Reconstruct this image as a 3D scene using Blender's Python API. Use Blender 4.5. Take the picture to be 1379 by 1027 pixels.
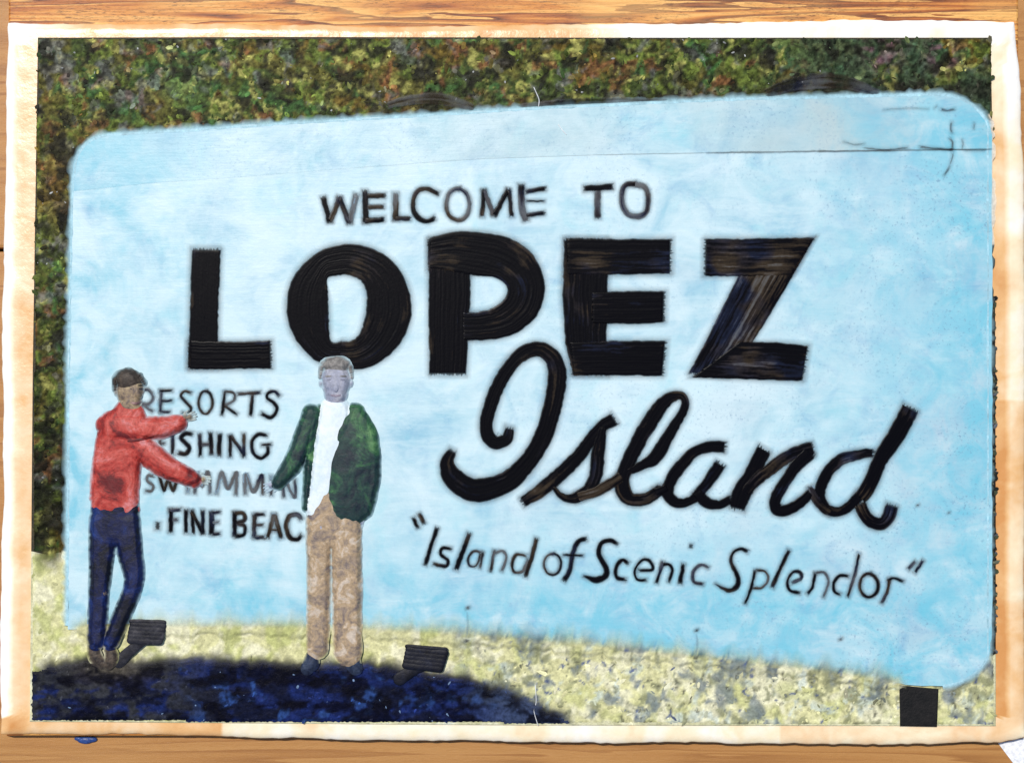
import bpy, bmesh, math, random
import numpy as np
from mathutils import Vector
R = math.radians
rng = np.random.default_rng(7)
random.seed(7)
scene = bpy.context.scene
for o in list(bpy.data.objects): bpy.data.objects.remove(o)

# ------------------------------------------------------------------ camera, sky, sun, exposure
S = 0.0005            # metres per photograph pixel on the face of the sign
Z0 = 0.0065           # height of the sign face above the board
H = 1.05              # camera height
cam = bpy.data.cameras.new('camera'); camo = bpy.data.objects.new('camera', cam)
scene.collection.objects.link(camo); scene.camera = camo
camo.location = (0, 0, H); camo.rotation_euler = (0, 0, 0)
cam.sensor_width = 36; cam.lens = 36 * (H - Z0) / (1379 * S)
cam.clip_start = 0.01; cam.clip_end = 500
SUN_EL, SUN_AZ = 66, -30     # azimuth from +Y towards +X
world = bpy.data.worlds.new('World'); scene.world = world; world.use_nodes = True
wn = world.node_tree.nodes; wl = world.node_tree.links
sky = wn.new('ShaderNodeTexSky'); sky.sky_type = 'NISHITA'; sky.sun_disc = False
sky.sun_elevation = R(SUN_EL); sky.sun_rotation = R(SUN_AZ)
wn['Background'].inputs['Strength'].default_value = 0.10
wl.new(sky.outputs[0], wn['Background'].inputs[0])
sd = bpy.data.lights.new('sun', 'SUN'); sd.energy = 3.3; sd.angle = R(0.5); sd.color = (1.0, 0.955, 0.88)
suno = bpy.data.objects.new('sun', sd); scene.collection.objects.link(suno)
dv = Vector((math.sin(R(SUN_AZ))*math.cos(R(SUN_EL)), math.cos(R(SUN_AZ))*math.cos(R(SUN_EL)), math.sin(R(SUN_EL))))
suno.rotation_euler = dv.to_track_quat('Z', 'Y').to_euler(); suno.location = dv * 3
scene.view_settings.view_transform = 'Standard'; scene.view_settings.look = 'None'
scene.view_settings.exposure = 0.0; scene.view_settings.gamma = 1

# ------------------------------------------------------------------ helpers
def P(x, y, z=Z0):
    k = S * (H - z) / (H - Z0)
    return ((x - 689.5) * k, (513.5 - y) * k, z)

def link(o): scene.collection.objects.link(o); return o
def tag(o, label=None, cat=None, group=None, kind=None):
    if label: o['label'] = label
    if cat: o['category'] = cat
    if group: o['group'] = group
    if kind: o['kind'] = kind
    return o
def empty(name, loc):
    o = bpy.data.objects.new(name, None); o.location = loc; o.empty_display_size = 0.02
    return link(o)
def wloc(o):
    l = Vector(o.location)
    while o.parent: o = o.parent; l += Vector(o.location)
    return l
def mesh(name, verts, faces, mat, parent=None, origin=None, cols=None, tone=None, smooth=True, cover=None):
    verts = np.asarray(verts, dtype=float).reshape(-1, 3)
    if origin is None:
        origin = verts.mean(axis=0); origin[2] = verts[:, 2].min()
    origin = np.asarray(origin, float)
    me = bpy.data.meshes.new(name)
    me.from_pydata((verts - origin).tolist(), [], [tuple(map(int, f)) for f in faces])
    me.update()
    if cols is not None:
        a = me.color_attributes.new('col', 'FLOAT_COLOR', 'POINT')
        c = np.ones((len(verts), 4), np.float32); c[:, :3] = cols
        a.data.foreach_set('color', c.ravel())
    if tone is not None:
        a = me.attributes.new('tone', 'FLOAT', 'POINT')
        a.data.foreach_set('value', np.asarray(tone, np.float32))
    if cover is not None:
        a = me.attributes.new('cover', 'FLOAT', 'POINT')
        a.data.foreach_set('value', np.asarray(cover, np.float32))
    if smooth: me.polygons.foreach_set('use_smooth', [True] * len(me.polygons))
    if mat: me.materials.append(mat)
    o = bpy.data.objects.new(name, me)
    if parent:
        o.parent = parent; o.location = Vector(origin) - wloc(parent)
    else: o.location = origin
    return link(o)

# value noise in numpy
def vnoise(x, y, cell, seed=0):
    x = np.asarray(x, float) / cell; y = np.asarray(y, float) / cell
    xi = np.floor(x).astype(int); yi = np.floor(y).astype(int); fx = x - xi; fy = y - yi
    fx = fx*fx*(3-2*fx); fy = fy*fy*(3-2*fy)
    def h(a, b):
        n = (a * 374761393 + b * 668265263 + seed * 974711) & 0x7fffffff
        n = ((n ^ (n >> 13)) * 1274126177) & 0x7fffffff
        return ((n ^ (n >> 16)) & 0xffff) / 65535.0
    return (h(xi, yi)*(1-fx)+h(xi+1, yi)*fx)*(1-fy) + (h(xi, yi+1)*(1-fx)+h(xi+1, yi+1)*fx)*fy

# ---- materials
def newmat(name, rough=0.45, spec=0.5, coat=0.0):
    m = bpy.data.materials.new(name); m.use_nodes = True
    nt = m.node_tree; b = nt.nodes['Principled BSDF']
    b.inputs['Roughness'].default_value = rough
    b.inputs['Specular IOR Level'].default_value = spec
    if coat:
        b.inputs['Coat Weight'].default_value = coat; b.inputs['Coat Roughness'].default_value = 0.15
    return m, nt, b
def N(nt, t, **kw):
    n = nt.nodes.new(t)
    for k, v in kw.items(): setattr(n, k, v)
    return n
def coords(nt, sx=1, sy=1, sz=1):
    t = N(nt, 'ShaderNodeTexCoord'); g = N(nt, 'ShaderNodeNewGeometry')
    mp = N(nt, 'ShaderNodeMapping'); mp.inputs['Scale'].default_value = (sx, sy, sz)
    nt.links.new(g.outputs['Position'], mp.inputs['Vector'])
    return mp.outputs[0]
def noise(nt, vec, size_px, detail=4, rough=0.55, dist=0.0):
    n = N(nt, 'ShaderNodeTexNoise'); n.inputs['Scale'].default_value = 1.0 / (size_px * S)
    n.inputs['Detail'].default_value = detail; n.inputs['Roughness'].default_value = rough
    n.inputs['Distortion'].default_value = dist
    nt.links.new(vec, n.inputs['Vector']); return n.outputs['Fac']
def ramp(nt, fac, stops):
    r = N(nt, 'ShaderNodeValToRGB'); e = r.color_ramp.elements
    while len(e) < len(stops): e.new(0.5)
    for el, (p, c) in zip(e, stops): el.position = p; el.color = (*c, 1)
    nt.links.new(fac, r.inputs[0]); return r.outputs[0]
def fr(nt, fac, stops): return ramp(nt, fac, [(p, (v, v, v)) for p, v in stops])
def mix(nt, a, b, fac, mode='MIX'):
    m = N(nt, 'ShaderNodeMix', data_type='RGBA', blend_type=mode)
    for sock, v in ((m.inputs[0], fac), (m.inputs[6], a), (m.inputs[7], b)):
        if isinstance(v, tuple): sock.default_value = (*v, 1)
        elif isinstance(v, (int, float)): sock.default_value = v
        else: nt.links.new(v, sock)
    return m.outputs[2]
def bump(nt, b, height, dist, strength=1.0, prev=None):
    n = N(nt, 'ShaderNodeBump'); n.inputs['Strength'].default_value = strength
    n.inputs['Distance'].default_value = dist
    nt.links.new(height, n.inputs['Height'])
    if prev: nt.links.new(prev, n.inputs['Normal'])
    nt.links.new(n.outputs[0], b.inputs['Normal']); return n.outputs[0]

def wood(name, cols, ring=16, stretch=0.09, rough=0.5, fine=1.0, knots=0.6):
    m, nt, b = newmat(name, rough, 0.4)
    inf = N(nt, 'ShaderNodeObjectInfo')
    v = coords(nt, stretch, 1, 1)
    add = N(nt, 'ShaderNodeVectorMath', operation='ADD')
    cx = N(nt, 'ShaderNodeCombineXYZ')
    mul = N(nt, 'ShaderNodeMath', operation='MULTIPLY'); mul.inputs[1].default_value = 3.0
    nt.links.new(inf.outputs['Random'], mul.inputs[0]); nt.links.new(mul.outputs[0], cx.inputs[0]); nt.links.new(mul.outputs[0], cx.inputs[2])
    nt.links.new(v, add.inputs[0]); nt.links.new(cx.outputs[0], add.inputs[1]); v = add.outputs[0]
    n1 = noise(nt, v, ring*2.2, 3, 0.5, knots)
    w = N(nt, 'ShaderNodeMath', operation='MULTIPLY'); w.inputs[1].default_value = 7.0; nt.links.new(n1, w.inputs[0])
    f = N(nt, 'ShaderNodeMath', operation='FRACT'); nt.links.new(w.outputs[0], f.inputs[0])
    v2 = coords(nt, stretch*0.35, 1, 1)
    n2 = noise(nt, v2, 3.2, 4, 0.7)
    n3 = noise(nt, coords(nt, 0.5, 1, 1), 90, 2)
    c = ramp(nt, f.outputs[0], cols)
    c = mix(nt, c, cols[-1][1], fr(nt, n2, [(0.50, 0), (0.68, min(.9, 0.55*fine))]))
    c = mix(nt, c, cols[0][1], fr(nt, n3, [(0.45, 0), (0.75, 0.55)]))
    n4 = noise(nt, coords(nt, 0.16, 1, 1), 2.2, 5, 0.8, 0.3); n5 = noise(nt, coords(nt, 0.4, 1, 1), 34, 4, 0.65, 0.6)
    g = N(nt, 'ShaderNodeMath', operation='MULTIPLY'); nt.links.new(fr(nt, n4, [(0.50, 0), (0.62, 1)]), g.inputs[0]); nt.links.new(fr(nt, n5, [(0.36, 0), (0.60, min(.85, .6*fine))]), g.inputs[1])
    c = mix(nt, c, cols[-2][1], g.outputs[0])
    nt.links.new(c, b.inputs['Base Color'])
    bump(nt, b, n4, 0.0005, 0.5)
    return m

M = {}
M['table'] = wood('table_wood', [(0.0, (0.47, 0.235, 0.070)), (0.55, (0.42, 0.195, 0.052)), (0.93, (0.32, 0.135, 0.032)), (1.0, (0.43, 0.20, 0.055))], ring=26, stretch=0.07, rough=0.45, fine=0.5)
M['board'] = wood('board_wood', [(0.0, (0.88, 0.49, 0.14)), (0.40, (0.70, 0.27, 0.045)), (0.68, (0.42, 0.115, 0.018)), (0.92, (0.10, 0.024, 0.006)), (1.0, (0.40, 0.12, 0.02))], ring=9, stretch=0.045, rough=0.45, fine=1.5, knots=0.5)

def mk_wax():
    m, nt, b = newmat('beeswax', 0.32, 0.5, 0.25)
    v = coords(nt)
    at = N(nt, 'ShaderNodeAttribute', attribute_name='tone')
    big = noise(nt, v, 95, 3, 0.6, 0.6); small = noise(nt, v, 16, 4, 0.6)
    s_ = N(nt, 'ShaderNodeMath', operation='MULTIPLY_ADD'); s_.inputs[1].default_value = 0.95
    nt.links.new(big, s_.inputs[0])
    a2 = N(nt, 'ShaderNodeMath', operation='MULTIPLY_ADD'); a2.inputs[1].default_value = 0.74; a2.inputs[2].default_value = -0.395
    nt.links.new(at.outputs['Fac'], a2.inputs[0]); nt.links.new(a2.outputs[0], s_.inputs[2])
    s3 = N(nt, 'ShaderNodeMath', operation='MULTIPLY_ADD'); s3.inputs[1].default_value = 0.22
    nt.links.new(small, s3.inputs[0]); nt.links.new(s_.outputs[0], s3.inputs[2])
    c = ramp(nt, s3.outputs[0], [(0.16, (0.66, 0.30, 0.09)), (0.34, (0.80, 0.47, 0.20)), (0.50, (0.88, 0.62, 0.36)), (0.68, (0.93, 0.80, 0.55)), (0.95, (0.96, 0.94, 0.88))])
    nt.links.new(c, b.inputs['Base Color'])
    bump(nt, b, noise(nt, v, 14, 5, 0.6), 0.0010, 0.45)
    return m
M['wax'] = mk_wax()

def mk_sign(name, warm, thin=False):
    m, nt, b = newmat(name, 0.42, 0.30, 0.04)
    if thin:
        al = N(nt, 'ShaderNodeAttribute', attribute_name='cover'); nt.links.new(al.outputs['Fac'], b.inputs['Alpha'])
    v = coords(nt); vs = coords(nt, 0.30, 1, 1)
    a = noise(nt, v, 120, 5, 0.6, 1.0); d = noise(nt, vs, 30, 6, 0.68, 0.6); e = noise(nt, v, 200, 3, 0.55, 0.5)
    c = ramp(nt, a, [(0.32, (0.200, 0.450, 0.590)), (0.44, (0.285, 0.530, 0.635)), (0.54, (0.370, 0.600, 0.675)), (0.68, (0.290, 0.575, 0.670))])
    c = mix(nt, c, (0.53, 0.70, 0.745), fr(nt, d, [(0.45, 0), (0.66, 0.80)]))
    c = mix(nt, c, (0.13, 0.35, 0.55), fr(nt, noise(nt, v, 46, 5, 0.68, 0.8), [(0.52, 0), (0.72, 0.60)]))
    c = mix(nt, c, (0.24, 0.60, 0.68), fr(nt, noise(nt, v, 70, 4, 0.6, 0.8), [(0.54, 0), (0.72, 0.65)]))
    # the west end is whiter, the east end is weathered with speckle
    g = N(nt, 'ShaderNodeNewGeometry'); sx = N(nt, 'ShaderNodeSeparateXYZ'); nt.links.new(g.outputs['Position'], sx.inputs[0])
    def mr(a0, a1, b0, b1):
        q = N(nt, 'ShaderNodeMapRange'); q.inputs[1].default_value = a0; q.inputs[2].default_value = a1; q.inputs[3].default_value = b0; q.inputs[4].default_value = b1
        nt.links.new(sx.outputs[0], q.inputs[0]); return q.outputs[0]
    def mul(p, q):
        k = N(nt, 'ShaderNodeMath', operation='MULTIPLY'); nt.links.new(p, k.inputs[0]); nt.links.new(q, k.inputs[1]); return k.outputs[0]
    c = mix(nt, c, (0.38, 0.48, 0.56) if not warm else (0.43, 0.53, 0.53), mul(fr(nt, e, [(0.34 if warm else 0.52, 0), (0.62 if warm else 0.72, 0.80 if warm else 0.5)]), mr(-0.22, 0.05, 0.0 if warm else 0.3, 1.0)))
    # teal-cyan coat along the ends and the foot, paler in the middle
    sy = sx.outputs[1]
    def edge(out, a0, a1, b0, b1):
        q = N(nt, 'ShaderNodeMapRange'); q.inputs[1].default_value = a0; q.inputs[2].default_value = a1; q.inputs[3].default_value = b0; q.inputs[4].default_value = b1
        nt.links.new(out, q.inputs[0]); return q.outputs[0]
    ax = N(nt, 'ShaderNodeMath', operation='ABSOLUTE'); nt.links.new(sx.outputs[0], ax.inputs[0])
    mx = N(nt, 'ShaderNodeMath', operation='MAXIMUM'); nt.links.new(edge(ax.outputs[0], 0.16, 0.31, 0.0, 1.0), mx.inputs[0]); nt.links.new(edge(sy, -0.08, -0.15, 0.0, 1.0), mx.inputs[1])
    c = mix(nt, c, (0.15, 0.50, 0.63), mul(mx.outputs[0], fr(nt, noise(nt, v, 60, 5, 0.65, 0.8), [(0.38, 0), (0.62, 0.95)])))
    inv = N(nt, 'ShaderNodeMath', operation='SUBTRACT'); inv.inputs[0].default_value = 1.0; nt.links.new(mx.outputs[0], inv.inputs[1])
    c = mix(nt, c, (0.62, 0.765, 0.80), mul(mul(inv.outputs[0], mr(-0.12, 0.22, 1.0, 1.0 if not warm else 0.15)), fr(nt, noise(nt, v, 85, 5, 0.62, 0.8), [(0.36, 0.12), (0.62, 0.80)])))
    if not warm: c = mix(nt, c, (0.62, 0.77, 0.80), mul(fr(nt, noise(nt, v, 55, 4, 0.6, 0.5), [(0.36, 0), (0.60, 1)]), mr(-0.30, 0.02, 0.75, 0.10)))
    sp = fr(nt, noise(nt, v, 4.0, 3, 0.75), [(0.56, 0), (0.72, 1)])
    k = mul(mul(sp, fr(nt, noise(nt, v, 90, 3, 0.6), [(0.40, 0.15), (0.60, 1)])), mr(-0.05, 0.30, 0.15 if not warm else 0.45, 0.95))
    c = mix(nt, c, (0.16, 0.29, 0.42), k)
    nt.links.new(c, b.inputs['Base Color'])
    n1 = bump(nt, b, noise(nt, coords(nt, 0.12, 1, 1), 5, 4, 0.65), 0.0004, 0.30)
    bump(nt, b, noise(nt, v, 18, 4, 0.6), 0.0008, 0.30, n1)
    return m
M['sign'] = mk_sign('sign_paint', False)
M['sign_top'] = mk_sign('sign_top_paint', True)
M['sign_thin'] = mk_sign('sign_feather_paint', True, True)

def mk_vcol(name, rough=0.35, bpx=3.0, bd=0.0008, coat=0.2, vary=0.35, spec=0.5, thin=False):
    m, nt, b = newmat(name, rough, spec, coat)
    if thin:
        al = N(nt, 'ShaderNodeAttribute', attribute_name='cover'); nt.links.new(al.outputs['Fac'], b.inputs['Alpha'])
    v = coords(nt); at = N(nt, 'ShaderNodeAttribute', attribute_name='col')
    n = noise(nt, v, 6, 4, 0.7)
    c = mix(nt, at.outputs['Color'], fr(nt, n, [(0.30, 1 - vary), (0.75, 1 + vary)]), 1.0, 'MULTIPLY')
    nt.links.new(c, b.inputs['Base Color'])
    bump(nt, b, noise(nt, v, bpx, 3, 0.7), bd, 0.6)
    return m
M['foliage'] = mk_vcol('foliage_paint', 0.40, 2.6, 0.0004, 0.0, 0.55, 0.05)
M['grass'] = mk_vcol('grass_paint', 0.55, 3.0, 0.0003, 0.0, 0.30, 0.2)
M['navy'] = mk_vcol('navy_paint', 0.38, 3.0, 0.0004, 0.0, 0.55, 0.05)
M['grass_thin'] = mk_vcol('grass_feather_paint', 0.55, 3.0, 0.0002, 0.0, 0.30, 0.2, True)
M['navy_thin'] = mk_vcol('navy_feather_paint', 0.4, 3.0, 0.0002, 0.0, 0.5, 0.12, True)
M['bleed'] = mk_vcol('bled_paint', 0.5, 4.0, 0.0002, 0.0, 0.3, 0.15, True)
M['dab'] = mk_vcol('dab_paint', 0.45, 4.0, 0.0003, 0.0, 0.25, 0.2)

def mk_letter():
    m, nt, b = newmat('black_brush_paint', 0.30, 0.05, 0.0)
    at = N(nt, 'ShaderNodeAttribute', attribute_name='tone')
    al = N(nt, 'ShaderNodeAttribute', attribute_name='cover')
    n = noise(nt, coords(nt), 4, 3, 0.7)
    ad = N(nt, 'ShaderNodeMath', operation='MULTIPLY_ADD'); ad.inputs[1].default_value = 0.30; nt.links.new(n, ad.inputs[0])
    sb = N(nt, 'ShaderNodeMath', operation='SUBTRACT'); sb.inputs[1].default_value = 0.15; nt.links.new(at.outputs['Fac'], sb.inputs[0])
    nt.links.new(sb.outputs[0], ad.inputs[2])
    big = noise(nt, coords(nt), 60, 2, 0.5)
    warm = mix(nt, (0.013, 0.018, 0.040), (0.050, 0.036, 0.023), fr(nt, big, [(0.42, 0), (0.55, 1)]))
    c = mix(nt, (0.0025, 0.0025, 0.0040), warm, fr(nt, ad.outputs[0], [(0.10, 0), (0.48, 1)]))
    c = mix(nt, c, (0.145, 0.155, 0.165), fr(nt, ad.outputs[0], [(0.40, 0), (0.90, 1)]))
    c = mix(nt, c, (0.22, 0.33, 0.42), fr(nt, ad.outputs[0], [(0.95, 0), (1.30, 1)]))
    nt.links.new(c, b.inputs['Base Color']); nt.links.new(al.outputs['Fac'], b.inputs['Alpha'])
    bump(nt, b, n, 0.0002, 0.3)
    return m
M['letter'] = mk_letter()

def mk_paint(name, cols, size=22, rough=0.5, fine=4, coat=0.0, bd=0.0005, thin=False, vary=1.0):
    m, nt, b = newmat(name, rough, 0.25, coat)
    v = coords(nt)
    c = ramp(nt, noise(nt, v, size, 5, 0.65, 0.7), cols)
    k = noise(nt, v, fine, 4, 0.7)
    c = mix(nt, c, fr(nt, k, [(0.3, 1-.28*vary), (0.72, 1+.25*vary)]), 1.0, 'MULTIPLY')
    nt.links.new(c, b.inputs['Base Color'])
    bump(nt, b, noise(nt, v, fine, 4, 0.7), bd, 0.5)
    if thin:
        al = N(nt, 'ShaderNodeAttribute', attribute_name='cover'); bg = N(nt, 'ShaderNodeAttribute', attribute_name='col')
        nt.links.new(mix(nt, bg.outputs['Color'], c, al.outputs['Fac']), b.inputs['Base Color'])
    return m
M['red'] = mk_paint('red_jacket_paint', [(0.35, (0.12, 0.010, 0.012)), (0.45, (0.38, 0.035, 0.026)), (0.55, (0.51, 0.085, 0.065)), (0.67, (0.60, 0.21, 0.21))], 36, thin=True)
M['jeans'] = mk_paint('navy_trouser_paint', [(0.40, (0.002, 0.003, 0.010)), (0.54, (0.004, 0.008, 0.050)), (0.70, (0.010, 0.030, 0.15))], 34, thin=True)
M['green'] = mk_paint('green_jacket_paint', [(0.37, (0.005, 0.014, 0.024)), (0.49, (0.014, 0.044, 0.038)), (0.58, (0.032, 0.110, 0.048)), (0.68, (0.12, 0.26, 0.10))], 40, thin=True)
M['khaki'] = mk_paint('khaki_trouser_paint', [(0.34, (0.15, 0.12, 0.12)), (0.44, (0.29, 0.22, 0.16)), (0.54, (0.42, 0.30, 0.18)), (0.64, (0.54, 0.45, 0.36))], 20, thin=True)
M['shirt'] = mk_paint('white_shirt_paint', [(0.35, (0.60, 0.72, 0.78)), (0.6, (0.76, 0.83, 0.85))], 30, bd=0.0002, thin=True, vary=.25)
M['tan_skin'] = mk_paint('tan_skin_paint', [(0.38, (0.13, 0.10, 0.09)), (0.52, (0.30, 0.22, 0.14)), (0.70, (0.46, 0.37, 0.21))], 14, thin=True)  # tan, darkened so the colour carries the shade on the face
M['pale_skin'] = mk_paint('pale_skin_paint', [(0.35, (0.25, 0.27, 0.36)), (0.55, (0.35, 0.36, 0.43)), (0.75, (0.46, 0.45, 0.48))], 20, thin=True)
M['dark_hair'] = mk_paint('dark_hair_paint', [(0.35, (0.018, 0.014, 0.012)), (0.6, (0.060, 0.044, 0.034)), (0.75, (0.12, 0.09, 0.06))], 9, fine=3, thin=True)
M['grey_hair'] = mk_paint('grey_hair_paint', [(0.35, (0.12, 0.115, 0.11)), (0.55, (0.24, 0.225, 0.21)), (0.75, (0.36, 0.34, 0.32))], 8, fine=3, thin=True)
M['shoe'] = mk_paint('shoe_paint', [(0.35, (0.010, 0.014, 0.035)), (0.6, (0.035, 0.05, 0.09)), (0.75, (0.09, 0.10, 0.13))], 14, thin=True)
M['brown_shoe'] = mk_paint('brown_shoe_paint', [(0.35, (0.03, 0.024, 0.022)), (0.6, (0.10, 0.075, 0.055)), (0.75, (0.17, 0.14, 0.10))], 10, thin=True)
M['feature'] = mk_paint('feature_paint', [(0.35, (0.05, 0.04, 0.045)), (0.7, (0.12, 0.095, 0.09))], 8, thin=True)
M['lip'] = mk_paint('lip_paint', [(0.35, (0.24, 0.14, 0.14)), (0.7, (0.33, 0.21, 0.19))], 8, thin=True)
M['crease_shade'] = mk_paint('crease_shade_paint', [(0.35, (0.07, 0.008, 0.010)), (0.7, (0.20, 0.02, 0.02))], 10, thin=True)
M['soft_feature'] = mk_paint('soft_feature_paint', [(0.35, (0.23, 0.24, 0.31)), (0.7, (0.28, 0.28, 0.35))], 8, thin=True)
M['soft_lip'] = mk_paint('soft_lip_paint', [(0.35, (0.23, 0.20, 0.26)), (0.7, (0.28, 0.24, 0.29))], 8, thin=True)
M['lamp'] = mk_paint('floodlight_paint', [(0.35, (0.006, 0.006, 0.010)), (0.55, (0.022, 0.022, 0.030)), (0.75, (0.065, 0.062, 0.07))], 16)
M['lamp_black'] = mk_paint('black_floodlight_paint', [(0.35, (0.002, 0.002, 0.005)), (0.6, (0.006, 0.007, 0.016)), (0.8, (0.02, 0.026, 0.05))], 20)
M['post'] = mk_paint('post_paint', [(0.35, (0.003, 0.003, 0.003)), (0.75, (0.014, 0.012, 0.011))], 12)
M['paper'] = mk_paint('paper', [(0.3, (0.80, 0.82, 0.86)), (0.7, (0.86, 0.87, 0.89))], 60, 0.7, 5, 0, 0.0002)
M['blue_blob'] = mk_paint('blue_paint', [(0.35, (0.012, 0.030, 0.13)), (0.7, (0.045, 0.10, 0.32))], 10, 0.3)
M['hair_strand'] = mk_paint('bristle', [(0.3, (0.70, 0.72, 0.74)), (0.7, (0.85, 0.85, 0.85))], 10)
M['yard'] = mk_paint('yard', [(0.35, (0.10, 0.12, 0.05)), (0.6, (0.17, 0.18, 0.08)), (0.75, (0.28, 0.25, 0.15))], 900, 0.9, 60, 0, 0.002)

# ---- solids
def slab(name, outline, z0, z1, mat, parent=None, bev=0.0008, origin=None, tone_fn=None):
    """closed prism from a pixel outline, top edge rounded by an inset ring"""
    pts = np.array(outline, float); n = len(pts)
    if np.sum(pts[:, 0]*np.roll(pts[:, 1], -1) - np.roll(pts[:, 0], -1)*pts[:, 1]) > 0: pts = pts[::-1]   # ccw once y flips
    bm = bmesh.new()
    def ring(off, z):
        d = np.roll(pts, -1, 0) - np.roll(pts, 1, 0); d /= np.linalg.norm(d, axis=1)[:, None] + 1e-9
        nrm = np.stack([d[:, 1], -d[:, 0]], 1)     # outward or inward, fixed below
        q = pts - nrm * off * RING_SIGN
        return [bm.verts.new(P(x, y, z)) for x, y in q]
    RING_SIGN = 1
    d0 = np.roll(pts, -1, 0) - np.roll(pts, 1, 0)
    cen = pts.mean(0); nr = np.stack([d0[:, 1], -d0[:, 0]], 1)
    RING_SIGN = 1 if np.sum((pts - cen) * nr) > 0 else -1
    bp = bev / S
    rings = [ring(0, z0), ring(0, z1 - bev), ring(bp*0.3, z1 - bev*0.3), ring(bp, z1)]
    for a, b_ in zip(rings, rings[1:]):
        for i in range(n):
            j = (i+1) % n
            bm.faces.new((a[i], a[j], b_[j], b_[i]))
    bm.faces.new(rings[-1]); bm.faces.new(rings[0][::-1])
    bmesh.ops.recalc_face_normals(bm, faces=bm.faces[:])
    bm.verts.index_update()
    v = [tuple(x.co) for x in bm.verts]; f = [[x.index for x in fc.verts] for fc in bm.faces]
    bm.free()
    return mesh(name, v, f, mat, parent, origin=origin, smooth=False)

def box(name, x0, x1, y0, y1, z0, z1, mat, parent=None, bev=0.001):
    bm = bmesh.new(); bmesh.ops.create_cube(bm, size=1)
    for v in bm.verts: v.co = Vector(((x0+x1)/2 + v.co.x*(x1-x0), (y0+y1)/2 + v.co.y*(y1-y0), (z0+z1)/2 + v.co.z*(z1-z0)))
    bmesh.ops.bevel(bm, geom=bm.edges[:], offset=bev, segments=2, affect='EDGES', profile=0.6)
    bm.verts.index_update()
    v = [tuple(x.co) for x in bm.verts]; f = [[x.index for x in fc.verts] for fc in bm.faces]; bm.free()
    return mesh(name, v, f, mat, parent, smooth=False)

def densify(pts, step=4, closed=True):
    out = []; n = len(pts)
    for i in range(n if closed else n-1):
        a = np.array(pts[i], float); b = np.array(pts[(i+1) % n], float)
        k = max(1, int(np.linalg.norm(b-a)/step))
        for j in range(k): out.append(a + (b-a)*j/k)
    if not closed: out.append(np.array(pts[-1], float))
    return np.array(out)
def arc(cx, cy, rx, ry, a0, a1, n=14):
    return [(cx + rx*math.cos(R(a0+(a1-a0)*i/n)), cy + ry*math.sin(R(a0+(a1-a0)*i/n))) for i in range(n+1)]
def wobble(pts, amp, cell, seed):
    p = np.array(pts, float); t = np.concatenate([[0], np.cumsum(np.linalg.norm(np.diff(p, axis=0), axis=1))])
    p[:, 0] += (vnoise(t, t*0+3, cell, seed)-.5)*2*amp; p[:, 1] += (vnoise(t, t*0+9, cell, seed+1)-.5)*2*amp
    return p
def catmull(pts, step=2.0, extra=None):
    """smooth resample of a polyline; extra = per-point values interpolated alongside"""
    p = np.array(pts, float); e = np.array(extra, float) if extra is not None else np.zeros(len(p))
    q = np.column_stack([p, e])
    if len(q) == 2:
        n = max(2, int(np.linalg.norm(p[1]-p[0])/step)); t = np.linspace(0, 1, n+1)[:, None]
        r = q[0]*(1-t)+q[1]*t
    else:
        r = []
        ext = np.vstack([2*q[0]-q[1], q, 2*q[-1]-q[-2]])
        for i in range(1, len(ext)-2):
            a, b, c, d = ext[i-1:i+3]
            n = max(2, int(np.linalg.norm((c-b)[:2])/step))
            for k in range(n):
                t = k/n
                r.append(0.5*((2*b)+(-a+c)*t+(2*a-5*b+4*c-d)*t*t+(-a+3*b-3*c+d)*t**3))
        r.append(q[-1]); r = np.array(r)
    return r[:, :p.shape[1]], r[:, p.shape[1]]

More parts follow.
